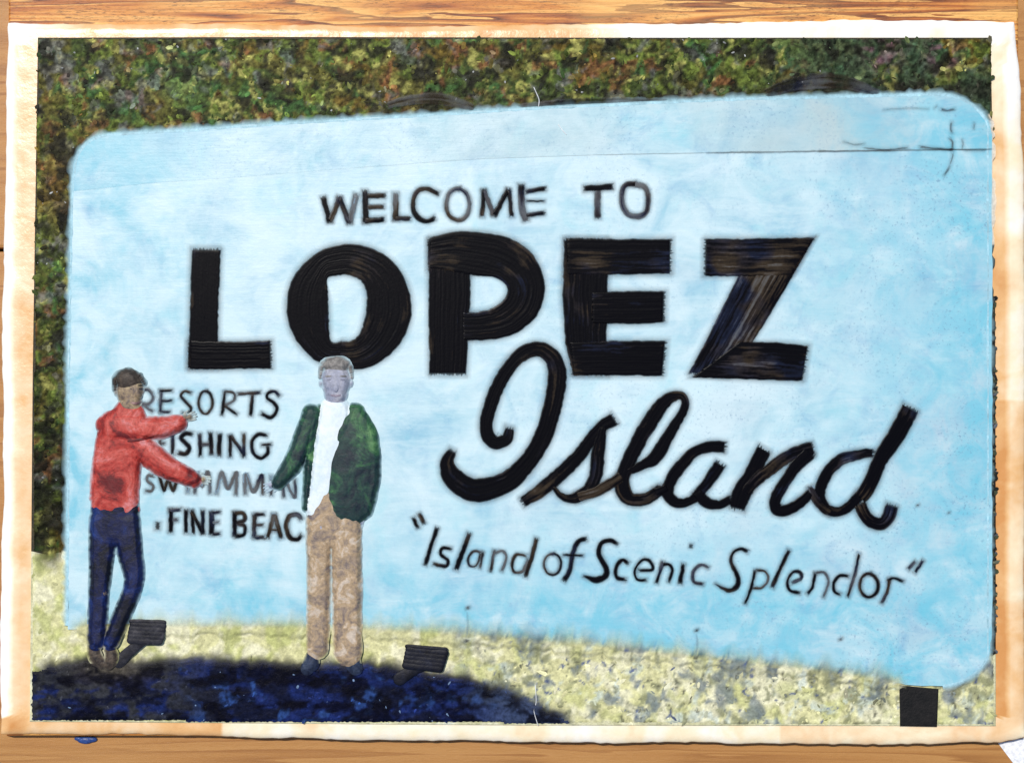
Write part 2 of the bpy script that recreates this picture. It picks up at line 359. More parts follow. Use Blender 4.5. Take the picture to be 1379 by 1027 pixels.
# ---- brush strokes: a strip between two edges with bristle ridges of paint
class Paint:
    def __init__(s): s.v = []; s.f = []; s.t = []; s.c = []; s.n = 0; s.layer = 0
    def halo(s, A, B, grow, cover, zbase):
        """soft blurred stain of pigment bled into the wax around the stroke"""
        A = np.array(A, float); B = np.array(B, float); n = len(A); C = (A+B)/2
        u = (B-A); w = np.linalg.norm(u, axis=1)[:, None]+1e-9; u /= w
        d = np.gradient(C, axis=0); d /= np.linalg.norm(d, axis=1)[:, None]+1e-9
        rows = [-1, 0]+[0]*0
        idx = list(range(0, n, 3)); idx = idx if idx[-1] == n-1 else idx+[n-1]
        prof = [(-grow, 0), (-grow*.45, .35), (0, 1), (None, 1), (0, 1), (grow*.45, .35), (grow, 0)]
        base = s.n; rows = [(idx[0], -grow, 0)]+[(i, 0, 1) for i in idx]+[(idx[-1], grow, 0)]
        for (i, ext, cv) in rows:
            for k, (o, pc) in enumerate(prof):
                p = C[i] if o is None else ((A[i]+u[i]*o) if k < 3 else (B[i]+u[i]*o))
                p = p+d[i]*ext
                s.v.append(P(p[0], p[1], zbase+0.00003+0.000004*s.layer)); s.t.append(0.95); s.c.append(cover*pc*cv)
        W = len(prof)
        for i in range(len(rows)-1):
            for k in range(W-1): s.f.append((base+i*W+k, base+(i+1)*W+k, base+(i+1)*W+k+1, base+i*W+k+1))
        s.n += len(rows)*W
    def strip(s, A, B, tone=0.1, height=0.0008, zbase=Z0, rag=3.0, closed=False, soft=1.0, halo=0.0, cover=1.0):
        A = np.array(A, float); B = np.array(B, float); n = len(A)
        wid = np.median(np.linalg.norm(A-B, axis=1))
        if halo: s.halo(A, B, 3.5+min(wid*.14, 4), halo, zbase)
        nb = int(np.clip(wid/1.1, 6, 60)); sd_ = int(rng.integers(1e6))
        br = rng.random(nb+1); br2 = rng.random(nb+1); br2 = 0.5*br2+0.5*np.convolve(np.pad(br2, 2, mode='edge'), np.ones(5)/5, 'valid')
        L = np.concatenate([[0], np.cumsum(np.linalg.norm(np.diff((A+B)/2, axis=0), axis=1))])
        z_lift = 0.00010 * s.layer; s.layer += 1
        d = np.gradient((A+B)/2, axis=0); d /= np.linalg.norm(d, axis=1)[:, None]+1e-9
        r0 = rng.normal(0, 1, nb+1)*rag*0.5; r1 = rng.normal(0, 1, nb+1)*rag*0.5
        eA = (vnoise(L, L*0+1, 5, sd_)-.5)*1.2+(vnoise(L, L*0+1, 22, sd_)-.5)*1.4; eB = (vnoise(L, L*0+5, 5, sd_+3)-.5)*1.2+(vnoise(L, L*0+5, 22, sd_+3)-.5)*1.4
        J = np.arange(nb+1)/nb; jj = np.arange(nb+1)
        # dry-brush patches: long thin noise along the bristles
        for i in range(n):
            a = A[i]; b = B[i]; w = b-a; wl_ = np.linalg.norm(w)+1e-9; u = w/wl_
            a = a + u*eA[i]; b = b + u*eB[i]
            ed = min(i, n-1-i) if not closed else 99
            ln = vnoise(np.full(nb+1, L[i])*.10+sd_ % 97, jj*1.0, 2.0, sd_+9)
            pt = vnoise(np.full(nb+1, L[i]), jj*1.1, 34, sd_+4)
            p = a + (b-a)*J[:, None]
            if i == 0 and not closed: p = p + d[i]*r0[:, None]
            if i == n-1 and not closed: p = p + d[i]*r1[:, None]
            edge = np.minimum(J, 1-J)*wl_
            prof = np.minimum(1.0, edge/2.4)**0.6; endp = min(1.0, ed/2.0)
            h = height*prof*endp*(0.40+0.60*(0.6*br+0.4*ln)) + 0.00012
            t = tone - .15 + (br2-0.5)*0.28 + (ln-0.5)*0.42 + (pt-.45)*(0.55 if wid > 12 else .7)
            t += soft*np.clip(1-edge/2.6, 0, 1)*(0.08 if wid > 12 else .2)
            cv = cover*np.clip(0.10+edge/2.2, 0, 1)*(min(1, .25+ed/2.2))*(1-np.clip((t-.55)*.55, 0, .45))
            for k in range(nb+1):
                s.v.append(P(p[k, 0], p[k, 1], zbase + z_lift*prof[k]*endp + h[k]))
            s.t.extend(t.tolist()); s.c.extend(cv.tolist())
        base = s.n; W = nb+1
        for i in range(n-1):
            for j in range(nb):
                s.f.append((base+i*W+j, base+(i+1)*W+j, base+(i+1)*W+j+1, base+i*W+j+1))
        s.n += n*W
    def line(s, pts, w, tone=0.1, closed=False, **kw):
        if np.isscalar(w): w = [w]*len(pts)
        if closed: pts = list(pts)+[pts[0]]; w = list(w)+[w[0]]
        c, ww = catmull(pts, 2.0, w)
        d = np.gradient(c, axis=0)
        if closed: d[0] = d[-1] = d[0]+d[-1]
        d /= np.linalg.norm(d, axis=1)[:, None]+1e-9
        nrm = np.stack([-d[:, 1], d[:, 0]], 1)
        s.strip(c+nrm*ww[:, None]/2, c-nrm*ww[:, None]/2, tone, closed=closed, **kw)
    def dot(s, x, y, r, tone, **kw):
        s.line([(x-r*.55, y), (x+r*.55, y+.5)], r*1.9, tone, **kw)
    def build(s, name, mat, parent=None):
        v = np.array(s.v); f = s.f
        a, b, c = v[f[0][0]], v[f[0][1]], v[f[0][2]]
        ff = []
        for q in f:
            e1 = v[q[1]]-v[q[0]]; e2 = v[q[2]]-v[q[0]]
            ff.append(q if e1[0]*e2[1]-e1[1]*e2[0] >= 0 else q[::-1])
        return mesh(name, v, ff, mat, parent, tone=s.t, cover=s.c)

# ---- daubs: thousands of small raised dabs of paint in one mesh
def daubs(name, pts, size, cols, zb, mat, parent=None, elong=1.7, hgt=0.5, ang=None, kind='stuff'):
    pts = np.asarray(pts, float); n = len(pts); size = np.broadcast_to(np.asarray(size, float), n)
    th = rng.random(n)*math.tau if ang is None else ang
    K = 6; V = np.zeros((n, K+1, 3)); el = 1 + (elong-1)*rng.random(n)*1.4
    zb = np.broadcast_to(np.asarray(zb, float), n)
    up = zb + rng.random(n)*0.0006
    for k in range(K):
        a = math.tau*k/K; r = size*(0.75+0.5*rng.random(n))*0.5
        lx = np.cos(a)*r*el; ly = np.sin(a)*r
        V[:, k, 0] = pts[:, 0]+lx*np.cos(th)-ly*np.sin(th); V[:, k, 1] = pts[:, 1]+lx*np.sin(th)+ly*np.cos(th)
        V[:, k, 2] = up - 0.0002 + (rng.random(n)-.5)*0.0004
    V[:, K, :2] = pts + rng.normal(0, .4, (n, 2)); V[:, K, 2] = up + size*S*hgt*(0.4+0.6*rng.random(n))
    k_ = S*(H-V[:, :, 2])/(H-Z0)
    W = np.stack([(V[:, :, 0]-689.5)*k_, (513.5-V[:, :, 1])*k_, V[:, :, 2]], -1).reshape(-1, 3)
    base = np.arange(n)[:, None]*(K+1)
    F = []
    for k in range(K): F.append(np.stack([base[:, 0]+(k+1) % K, base[:, 0]+k, base[:, 0]+K], 1))
    F = np.concatenate(F)
    c = np.repeat(np.asarray(cols)[:, None, :], K+1, 1).reshape(-1, 3)
    o = mesh(name, W, F.tolist(), mat, parent, cols=c, smooth=True)
    if kind: o['kind'] = kind
    return o

def field(name, poly, step, colfn, zb, amp, mat, parent=None, seed=0, jit=.35):
    """sheet of paint over a polygon: uneven relief, colours blended from dab to dab; edges pressed into the wax"""
    poly = np.asarray(poly, float); lo, hi = poly.min(0), poly.max(0)
    nx = int((hi[0]-lo[0])/step)+2; ny = int((hi[1]-lo[1])/step)+2
    X, Y = np.meshgrid(lo[0]+np.arange(nx)*step, lo[1]+np.arange(ny)*step)
    pts = np.column_stack([X.ravel(), Y.ravel()]); ins = inside(pts, poly)
    g = ins.reshape(ny, nx)
    q = g[:-1, :-1] & g[1:, :-1] & g[:-1, 1:] & g[1:, 1:]
    yy, xx = np.nonzero(q); i0 = yy*nx+xx
    F = np.stack([i0+nx, i0+nx+1, i0+1, i0], 1)
    cnt = np.bincount(F.ravel(), minlength=len(pts)); edge = cnt < 4
    used = np.nonzero(cnt)[0]; mp = -np.ones(len(pts), int); mp[used] = np.arange(len(used)); F = mp[F]
    p = pts[used] + (rng.random((len(used), 2))-.5)*2*jit*step; e = edge[used]
    x, y = p[:, 0], p[:, 1]
    h = .5*vnoise(x, y, 11, seed)+.32*vnoise(x, y, 5.5, seed+1)+.18*vnoise(x, y, 2.6, seed+2)
    z = np.where(e, zb-0.0006, zb+amp*h)
    k = S*(H-z)/(H-Z0)
    W = np.column_stack([(x-689.5)*k, (513.5-y)*k, z])
    o = mesh(name, W, F.tolist(), mat, parent, cols=colfn(p)); o['kind'] = 'stuff'
    return o
def feather(name, line, prof, colfn, mat, parent=None, step=3.0, kind=None):
    """prof: list of (offset px to the right-hand side of the line, height m, cover)"""
    c = densify(line, step, False); d = np.gradient(c, axis=0); d /= np.linalg.norm(d, axis=1)[:, None]+1e-9
    nr = np.stack([-d[:, 1], d[:, 0]], 1); V = []; C = []; Q = []
    for i in range(len(c)):
        wv = .55+.9*vnoise(np.array([c[i, 0]]), np.array([c[i, 1]]), 7, 19)[0]
        for (o, z, cv) in prof:
            q = c[i]+nr[i]*o*(wv if abs(o) > 2 else 1); V.append(P(q[0], q[1], z)); C.append(cv*min(1, (min(i, len(c)-1-i)+.01)/6)); Q.append(q)
    W = len(prof); F = []
    for i in range(len(c)-1):
        for k in range(W-1): F.append((i*W+k, (i+1)*W+k, (i+1)*W+k+1, i*W+k+1))
    V = np.array(V); e1 = V[F[0][1]]-V[F[0][0]]; e2 = V[F[0][2]]-V[F[0][0]]
    if e1[0]*e2[1]-e1[1]*e2[0] < 0: F = [f[::-1] for f in F]
    o = mesh(name, V, F, mat, parent, cols=colfn(np.array(Q)) if colfn else None, cover=C)
    if kind: o['kind'] = kind
    return o
def sm(x, a, b): t = np.clip((x-a)/(b-a), 0, 1); return t*t*(3-2*t)
def fbm(x, y, cell, seed): return .5*vnoise(x, y, cell, seed)+.3*vnoise(x+17, y, cell*.5, seed+1)+.2*vnoise(x, y+31, cell*.25, seed+2)
def inside(pts, poly):
    pts = np.asarray(pts, float); poly = np.asarray(poly, float); x, y = pts[:, 0], pts[:, 1]; c = np.zeros(len(pts), bool)
    j = len(poly)-1
    for i in range(len(poly)):
        xi, yi = poly[i]; xj, yj = poly[j]
        hit = ((yi > y) != (yj > y)) & (x < (xj-xi)*(y-yi)/(yj-yi+1e-12)+xi)
        c ^= hit; j = i
    return c
def scatter(poly, n):
    poly = np.asarray(poly, float); lo, hi = poly.min(0), poly.max(0); out = []
    tot = 0
    while tot < n:
        p = lo + rng.random((n*2, 2))*(hi-lo); p = p[inside(p, poly)]; out.append(p); tot += len(p)
    return np.concatenate(out)[:n]

# ------------------------------------------------------------------ the setting: yard and table
bm = bmesh.new(); bmesh.ops.create_grid(bm, x_segments=2, y_segments=2, size=60)
v = [(x.co.x, x.co.y, -0.79) for x in bm.verts]; f = [[x.index for x in fc.verts] for fc in bm.faces]; bm.free()
tag(mesh('ground', v, f, M['yard'], smooth=False), kind='structure')
ZT = -0.010
table = empty('wooden_table', (0, 0, -0.79))
tag(table, 'brown wooden plank table under the picture board', 'table')
yb = [-0.62, -0.41, -0.165, 0.09, 0.33, 0.60]
for a, b_ in zip(yb, yb[1:]): box('plank', -0.9, 0.9, a+0.001, b_-0.001, ZT-0.030, ZT, M['table'], table, 0.0025)
for sx in (-1, 1):
    for sy in (-1, 1): box('leg', sx*0.82-0.035, sx*0.82+0.035, sy*0.52-0.035, sy*0.52+0.035, -0.79, ZT-0.110, M['table'], table, 0.004)
    box('apron', sx*0.82-0.012, sx*0.82+0.012, -0.56, 0.56, ZT-0.115, ZT-0.030, M['table'], table, 0.003)

# ------------------------------------------------------------------ backing board with its wax coat
board = empty('picture_board', (0, 0, ZT))
tag(board, 'flat wooden picture board with bare grain along its top edge and wax coat', 'board')
bo = densify([(12, -60), (1371, -60), (1371, 990), (9, 990)], 20)
slab('wood_panel', bo, ZT, 0.0, M['board'], board, 0.0012)
# wax: grid ring from outer ragged edge to inner, with raised rim
def wax_layer():
    outer = densify([(12, 33), (300, 33), (610, 36), (760, 34), (1060, 29), (1250, 28), (1366, 30), (1376, 120), (1379, 400), (1378, 700), (1379, 992), (1345, 1000), (1180, 1000), (1000, 1001), (760, 998), (620, 995), (560, 997), (460, 996), (330, 992), (300, 990), (150, 988), (0, 986), (2, 800), (5, 600), (3, 400), (7, 200), (9, 100), (12, 60)], 4)
    outer = wobble(outer, 0.8, 9, 5); outer = wobble(outer, 1.8, 60, 8)
    cen = np.array([689.5, 513.5]); n = len(outer)
    hx = 1379/2-60; hy = 1027/2-75
    inner = np.clip(outer-cen, [-hx, -hy], [hx, hy])+cen
    us = [0, 0.0, 0.04, 0.10, 0.18, 0.30, 0.45, 0.6, 0.8, 1.0]
    zs = [-0.0003, 0.0009, 0.0017, 0.0024, 0.0028, 0.0029, 0.0029, 0.0029, 0.0028, 0.0028]
    V = []; T = []
    for u, z in zip(us, zs):
        p = outer*(1-u)+inner*u
        for i in range(n):
            zz = z
            if z > 0: zz = z + (vnoise(p[i:i+1, 0], p[i:i+1, 1], 22, 3)[0]-.5)*0.0006*(1 if u < .5 else .3)
            V.append(P(p[i, 0], p[i, 1], zz))
            x, y = p[i]
            t = max(0, 1-u/0.34)*1.15
            if y < 60:  t = 1.0*max(0, 1-abs(x-20)/90) + (0.95 if x > 740 else 0.0)*min(1, (x-740)/110.) + .25*(u < .12) ; t = max(t, 0.16)
            elif y > 965: t = 0.75 - 0.45*(x < 300) - 0.25*(x > 1050)
            elif x < 60: t = t*1.0+0.36
            elif x > 1325: t = (0.28 if x < 1356 else 0.70) + 0.6*max(0, 1-y/260) - .25*(y > 540)
            T.append(t)
    F = []
    for r_ in range(len(us)-1):
        for i in range(n):
            j = (i+1) % n; F.append((r_*n+i, r_*n+j, (r_+1)*n+j, (r_+1)*n+i))
    F.append([(len(us)-1)*n+i for i in range(n)])
    bm = bmesh.new(); vs = [bm.verts.new(p) for p in V]
    for f in F:
        try: bm.faces.new([vs[i] for i in f])
        except ValueError: pass
    bmesh.ops.recalc_face_normals(bm, faces=bm.faces[:])
    if max(bm.faces, key=lambda q: q.calc_area()).normal.z < 0: bmesh.ops.reverse_faces(bm, faces=bm.faces[:])
    bm.verts.index_update(); F = [[q.index for q in fc.verts] for fc in bm.faces]; bm.free()
    return mesh('wax_coat', V, F, M['wax'], board, tone=T)
tag(wax_layer(), 'cream and peach beeswax coat with thick white rim')
ZW = 0.0024     # things laid in the wax start here

# ------------------------------------------------------------------ hedge of painted foliage
FRAME = [(50, 50), (700, 50), (1334, 50), (1338, 500), (1340, 978), (700, 976), (41, 971), (44, 500)]
sign_top = [(97, 300), (98, 235)] + arc(150, 232, 50, 52, 180, 262, 10) + [(400, 165), (700, 147), (1000, 133), (1180, 128), (1255, 127)] + arc(1262, 192, 74, 64, -90, -5, 12)
hedge_poly = [(51, 51), (400, 50), (800, 51), (1334, 51), (1337, 205)] + [(1300, 190), (1000, 190), (600, 205), (170, 240), (130, 300), (130, 762), (100, 755), (42, 742), (44, 500)]
hedge = empty('hedge', P(500, 110, ZW))
tag(hedge, 'mottled olive, brown and green hedge above and to one side of the sign', 'hedge')
slab('underpaint', densify(hedge_poly, 30), ZW, 0.0042, mk_paint('hedge_underpaint', [(0.3, (0.010, 0.010, 0.008)), (0.5, (0.035, 0.030, 0.014)), (0.7, (0.085, 0.062, 0.022))], 20, 0.5, 4, 0.1, 0.0015), hedge, 0.0005)
def lerp(c, col, m): return c*(1-m[:, None]) + np.array(col)*m[:, None]
def foliage_cols(p):
    x, y = p[:, 0], p[:, 1]
    x = x + (vnoise(x, y, 14, 91)-.5)*12; y = y + (vnoise(x, y, 14, 92)-.5)*12
    c = np.tile((0.080, 0.074, 0.016), (len(x), 1))
    c = lerp(c, (0.105, 0.072, 0.014), sm(fbm(x, y, 34, 1), .46, .62))
    c = lerp(c, (0.040, 0.058, 0.014), sm(fbm(x, y, 40, 5), .46, .60))
    c = lerp(c, (0.095, 0.125, 0.022), sm(fbm(x, y, 24, 9), .52, .64))
    c = lerp(c, (0.035, 0.095, 0.026), sm(fbm(x, y, 24, 13), .60, .74)*.8)
    c = lerp(c, (0.160, 0.062, 0.026), sm(fbm(x, y, 22, 17), .62, .76)*(x < 1120)*.75)
    c = lerp(c, (0.27, 0.26, 0.070), sm(fbm(x, y, 13, 21), .58, .74)*.85)
    gl = np.exp(-((x-160)/130)**2-((y-95)/60)**2)+.6*np.exp(-((x-60)/30)**2-((y-110)/70)**2)
    c = lerp(c, (0.12, 0.12, 0.12), sm(fbm(x, y, 16, 25)+.12*gl, .58, .78)*.6)
    r = sm(x, 980, 1120)
    c = lerp(c, (0.026, 0.050, 0.028), r*sm(fbm(x, y, 40, 29), .34, .54)*.85)
    c = lerp(c, (0.105, 0.060, 0.014), np.exp(-((x-78)/20)**2-((y-250)/60)**2)*.8)
    pk = np.exp(-((x-1188)/22)**2-((y-68)/22)**2)+np.exp(-((x-1272)/20)**2-((y-75)/20)**2)
    c = lerp(c, (0.17, 0.065, 0.105), np.clip(pk, 0, 1)*sm(vnoise(x, y, 8, 33), .3, .7)*.8)
    c = lerp(c, (0.07, 0.20, 0.06), np.exp(-((x-242)/22)**2-((y-105)/30)**2)*.55)
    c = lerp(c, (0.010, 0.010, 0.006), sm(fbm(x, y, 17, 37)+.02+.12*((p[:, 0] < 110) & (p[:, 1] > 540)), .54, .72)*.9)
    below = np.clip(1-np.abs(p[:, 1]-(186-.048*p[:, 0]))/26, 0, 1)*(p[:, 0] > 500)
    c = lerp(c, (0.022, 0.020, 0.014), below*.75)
    f = vnoise(p[:, 0], p[:, 1], 4.5, 41)*.6+vnoise(p[:, 0], p[:, 1], 2.4, 42)*.4
    return c*(0.34+1.60*sm(f, .15, .90))[:, None]*np.where((p[:, 0] < 112) & (p[:, 1] > 420), .72, 1.0)[:, None]
hedge_edge = [(50, 51), (400, 50), (800, 51), (1335, 51), (1337, 190), (1300, 170), (1262, 140), (1000, 146), (700, 160), (400, 178), (160, 194), (118, 220), (106, 260), (104, 735), (76, 748), (43, 742), (45, 500)]
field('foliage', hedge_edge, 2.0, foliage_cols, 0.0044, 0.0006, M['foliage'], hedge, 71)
fp = scatter(hedge_edge, 3000)
fp[:, 0] = np.clip(fp[:, 0], 47+3*rng.random(len(fp)), 1336); fp[:, 1] = np.clip(fp[:, 1], 52+2*rng.random(len(fp)), None)
sz = rng.choice([1.4, 2.4, 3.8, 6.0], len(fp), p=[.30, .30, .25, .15])
fc = foliage_cols(fp+rng.normal(0, 3, fp.shape))*(.7+1.3*rng.random((len(fp), 1))**2)
pk = (rng.random(len(fp)) < .10) & (sz < 2.5) & (vnoise(fp[:, 0], fp[:, 1], 30, 77) > .5); fc[pk] = np.array((.42, .43, .42))*(.5+.6*rng.random((pk.sum(), 1)))  # pale flecks: sparkle of the wax painted onto some small daubs
daubs('leaf_daubs', fp, sz, fc, 0.0046, M['foliage'], hedge, 2.0, 0.05)
feather('soft_edge', [(44, 742), (70, 746), (92, 738)], [(-10, 0.0052, 0), (-2, 0.0053, .9), (3, 0.0052, .7), (12, 0.0050, .3), (26, 0.0049, 0)], lambda q: foliage_cols(q-np.array((0, 14)))*1.6, M['navy_thin'], hedge)
bs = Paint()
bs.line([(1030, 126), (1080, 112), (1130, 110), (1185, 126)], [14, 22, 22, 12], 0.62, zbase=0.0058, height=0.0003, cover=.55)
bs.build('brush_mark', M['letter'], hedge)
bs = Paint(); bs.line([(520, 142), (560, 134), (600, 134), (640, 146)], [10, 16, 18, 10], 0.60, zbase=0.0058, height=0.0003, cover=.55); bs.build('brush_mark', M['letter'], hedge)
bs = Paint(); bs.line([(700, 143), (760, 138), (830, 136), (900, 137)], [8, 10, 10, 8], 0.5, zbase=0.0058, height=0.0003, cover=.55); bs.build('brush_mark', M['letter'], hedge)
# dark foliage seen past the right end of the sign
shr = empty('shrub', P(1333, 640, ZW)); tag(shr, 'narrow dark shrub strip showing past the end of the sign beside the wax rim', 'shrub')
spoly = [(1334, 400), (1340, 400), (1341, 700), (1341, 880), (1322, 885), (1326, 760), (1330, 600)]
slab('underpaint', densify(spoly, 15), ZW, 0.0043, M['post'], shr, 0.0004)
q = scatter(spoly, 420); cc = np.array([(0.02, 0.022, 0.02), (0.06, 0.07, 0.04), (0.12, 0.13, 0.09), (0.09, 0.10, 0.11)])[rng.integers(0, 4, 420)]
daubs('leaf_daubs', q, rng.choice([3, 4.5, 6], 420), cc, 0.0042, M['foliage'], shr, 1.8, 0.3)

# ------------------------------------------------------------------ pale grassy ground and the dark navy shadow paint
gp = [(42, 736), (98, 736), (100, 838), (340, 838), (560, 838), (1341, 862), (1341, 977), (700, 976), (40, 971)]
gr = slab('grass_verge', densify(gp, 30), ZW, 0.0040, mk_paint('verge_paint', [(0.30, (0.36, 0.36, 0.20)), (0.45, (0.56, 0.54, 0.32)), (0.6, (0.70, 0.68, 0.46)), (0.75, (0.62, 0.68, 0.62))], 32, 0.5, 5, 0.1, 0.0010), None, 0.0005)
tag(gr, 'pale yellow grass verge in front of the sign', 'grass', kind='structure')
def ground_cols(p):
    x, y = p[:, 0], p[:, 1]; right = sm(x, 560, 700)
    X = x + (vnoise(x, y, 12, 95)-.5)*10; Y = y + (vnoise(x, y, 12, 96)-.5)*10
    c = np.tile((0.66, 0.635, 0.33), (len(x), 1))
    c = lerp(c, (0.78, 0.75, 0.50), sm(fbm(X, Y, 20, 51), .42, .62))
    c = lerp(c, (0.48, 0.50, 0.18), sm(fbm(X, Y, 26, 54), .50, .68)*(.85-.3*right))
    c = lerp(c, (0.50, 0.60, 0.58), sm(fbm(X, Y, 18, 57), .60, .74)*.6*right)
    c = lerp(c, (0.21, 0.22, 0.12), sm(fbm(X, Y, 12, 60)+.08*sm(x, 950, 1100)*(y < 945), .55, .72)*right*.8)
    c = lerp(c, (0.15, 0.19, 0.21), sm(fbm(X, Y, 20, 63)+.05*np.exp(-((x-830)/60)**2-((y-945)/30)**2), .56, .72)*right*.8)
    c = lerp(c, (0.05, 0.085, 0.22), sm(fbm(X, Y, 9, 66), .70, .82)*right*.9)
    c = lerp(c, (0.07, 0.07, 0.05), sm(fbm(X, Y, 7, 69), .68, .84)*(.2+.7*right))
    f = vnoise(X, Y, 4, 72)*.6+vnoise(x, y, 2.4, 73)*.4
    return c*(.70+.55*f)[:, None]
ge = [(42, 744), (90, 740), (96, 838), (340, 838), (560, 842), (900, 870), (1150, 900), (1250, 918), (1300, 915), (1326, 872), (1340, 868), (1340, 976), (700, 975), (41, 970)]
go = field('grass', ge, 2.2, ground_cols, 0.0042, 0.0005, M['grass'], None, 81)
tag(go, 'pale mottled grass on the verge below the sign', 'grass')
gq = np.concatenate([scatter([(560, 856), (900, 888), (1150, 916), (1300, 934), (1338, 885), (1338, 974), (700, 973), (560, 930)], 420), scatter([(44, 750), (90, 745), (90, 856), (420, 864), (620, 872), (620, 905), (44, 905)], 60)])
gc = ground_cols(gq+rng.normal(0, 5, gq.shape))*(.6+.7*rng.random((len(gq), 1)))
tag(daubs('weeds', gq, rng.choice([2, 3, 4, 5.5], len(gq), p=[.4, .3, .2, .1]), gc, 0.0043, M['grass'], None, 2.4, 0.05), 'scattered weed dabs in the pale grass', 'weeds')
# verge colours washed over the foot of the sign, as the blurred lower edge shows
foot = [(92, 845), (350, 845), (500, 849), (640, 857), (800, 871), (950, 887), (1100, 904), (1222, 921)]
tag(feather('grass_fringe', foot, [(-24, Z0+0.00006, 0), (-13, Z0+0.00007, .18), (-5, Z0+0.00008, .55), (0, Z0+0.00008, .9), (2.5, Z0+0.00008, 1), (7, 0.0060, 1), (13, 0.0050, .0)], lambda q: ground_cols(q+np.array((0, 8))), M['grass_thin'], None, kind='stuff'), 'blurred grass fringe along the foot of the sign', 'grass')
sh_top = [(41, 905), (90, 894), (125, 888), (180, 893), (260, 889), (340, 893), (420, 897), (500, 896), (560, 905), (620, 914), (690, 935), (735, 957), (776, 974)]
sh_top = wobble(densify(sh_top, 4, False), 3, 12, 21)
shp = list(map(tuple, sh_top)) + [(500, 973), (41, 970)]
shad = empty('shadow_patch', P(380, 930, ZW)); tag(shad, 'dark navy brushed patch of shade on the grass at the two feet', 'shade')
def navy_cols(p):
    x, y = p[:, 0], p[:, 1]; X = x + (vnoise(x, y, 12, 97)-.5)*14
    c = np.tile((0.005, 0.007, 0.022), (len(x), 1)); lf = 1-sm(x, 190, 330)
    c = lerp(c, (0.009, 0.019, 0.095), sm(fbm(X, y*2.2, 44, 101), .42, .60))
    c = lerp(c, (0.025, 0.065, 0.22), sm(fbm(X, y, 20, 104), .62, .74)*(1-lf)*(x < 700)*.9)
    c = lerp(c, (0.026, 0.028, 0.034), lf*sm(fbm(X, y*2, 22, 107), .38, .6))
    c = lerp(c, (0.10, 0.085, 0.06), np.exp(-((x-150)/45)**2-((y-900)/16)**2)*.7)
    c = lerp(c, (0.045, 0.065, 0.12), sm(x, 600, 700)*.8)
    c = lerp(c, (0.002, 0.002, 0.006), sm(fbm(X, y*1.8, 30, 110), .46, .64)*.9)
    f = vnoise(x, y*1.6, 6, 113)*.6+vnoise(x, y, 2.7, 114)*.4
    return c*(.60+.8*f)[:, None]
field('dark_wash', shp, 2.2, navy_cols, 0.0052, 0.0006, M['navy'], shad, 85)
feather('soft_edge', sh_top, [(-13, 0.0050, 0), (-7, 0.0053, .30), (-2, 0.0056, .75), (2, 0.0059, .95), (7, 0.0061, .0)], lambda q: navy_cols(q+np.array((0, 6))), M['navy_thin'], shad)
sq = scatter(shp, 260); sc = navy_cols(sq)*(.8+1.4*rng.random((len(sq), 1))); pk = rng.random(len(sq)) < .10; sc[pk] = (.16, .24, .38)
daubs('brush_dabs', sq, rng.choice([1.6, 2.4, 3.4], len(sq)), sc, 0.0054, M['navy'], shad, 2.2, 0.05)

# ------------------------------------------------------------------ the sign
sign = empty('welcome_sign', P(710, 880, ZW))
tag(sign, 'large pale blue welcome sign with rounded corners and black hand painted lettering', 'sign')
seam = [(97, 258), (200, 247), (330, 238), (480, 226), (650, 214), (800, 209), (950, 206), (1100, 204), (1200, 203), (1336, 201)]
up_out = [(97, 256)] + [(98, 240)] + arc(150, 232, 51, 51, 180, 262, 12) + [(250, 175), (400, 165), (560, 156), (700, 147), (860, 139), (1000, 133), (1180, 129), (1255, 127)] + arc(1262, 190, 74, 63, -88, 0, 14)
up_poly = list(map(tuple, wobble(densify(up_out, 6, False), 1.2, 14, 41))) + [(x_, y_-0.03-0.22*max(0, (x_-560)/776)) for x_, y_ in densify(seam[::-1], 12, False)]
lo_out = arc(1262, 866, 72, 58, 0, 88, 14) + [(1220, 921), (1100, 905), (950, 888), (800, 872), (640, 858), (500, 850), (350, 846), (200, 845), (92, 846), (90, 700), (92, 500), (96, 300)]
lo_poly = [(x_, y_+0.03+0.20*max(0, (x_-560)/776)) for x_, y_ in densify(seam, 12, False)] + list(map(tuple, wobble(densify([(1336, 203), (1336, 860)], 8, False), 1.0, 14, 43))) + list(map(tuple, wobble(densify(lo_out, 5, False), 1.6, 11, 42)))
slab('panel', up_poly, ZW, Z0, M['sign_top'], sign, 0.00004)
slab('panel', lo_poly, ZW, Z0, M['sign'], sign, 0.00004)
def rim_cols(q):
    k = np.tile(np.array([0, .30, .75, 1, 1.0]), len(q)//5)[:, None]
    bg = np.where((q[:, 1] > 742)[:, None], ground_cols(q), foliage_cols(q))
    rt = q[:, 0] > 1333
    bg = np.where((rt & (q[:, 1] < 330))[:, None], np.array((.86, .70, .52)), bg); bg = np.where((rt & (q[:, 1] >= 330) & (q[:, 1] < 880))[:, None], np.array((.035, .04, .03)), bg)
    bl = np.array((0.36, .59, .67))*(.85+.3*vnoise(q[:, 0], q[:, 1], 14, 5))[:, None]
    return bg*(1-k)+bl*k
feather('feathered_rim', [(90, 842)] + [(92, 500), (96, 300)] + [(min(x_, 1331.5), y_) for x_, y_ in up_out[1:]] + [(1331.5, 400), (1331.5, 860)] + [(min(x_, 1331.5), y_) for x_, y_ in arc(1262, 866, 72, 58, 0, 84, 14)], [(-7.5, 0.0049, 1), (-4.5, 0.0055, 1), (-2, 0.0061, 1), (0.2, Z0+0.00004, 1), (2.2, Z0+0.00002, 1)], rim_cols, M['dab'], sign)
po = slab('post', densify([(1211, 922), (1264, 927), (1262, 978), (1212, 977)], 8), ZW, 0.0058, M['post'], sign, 0.0008)
tag(po, 'square black sign post')
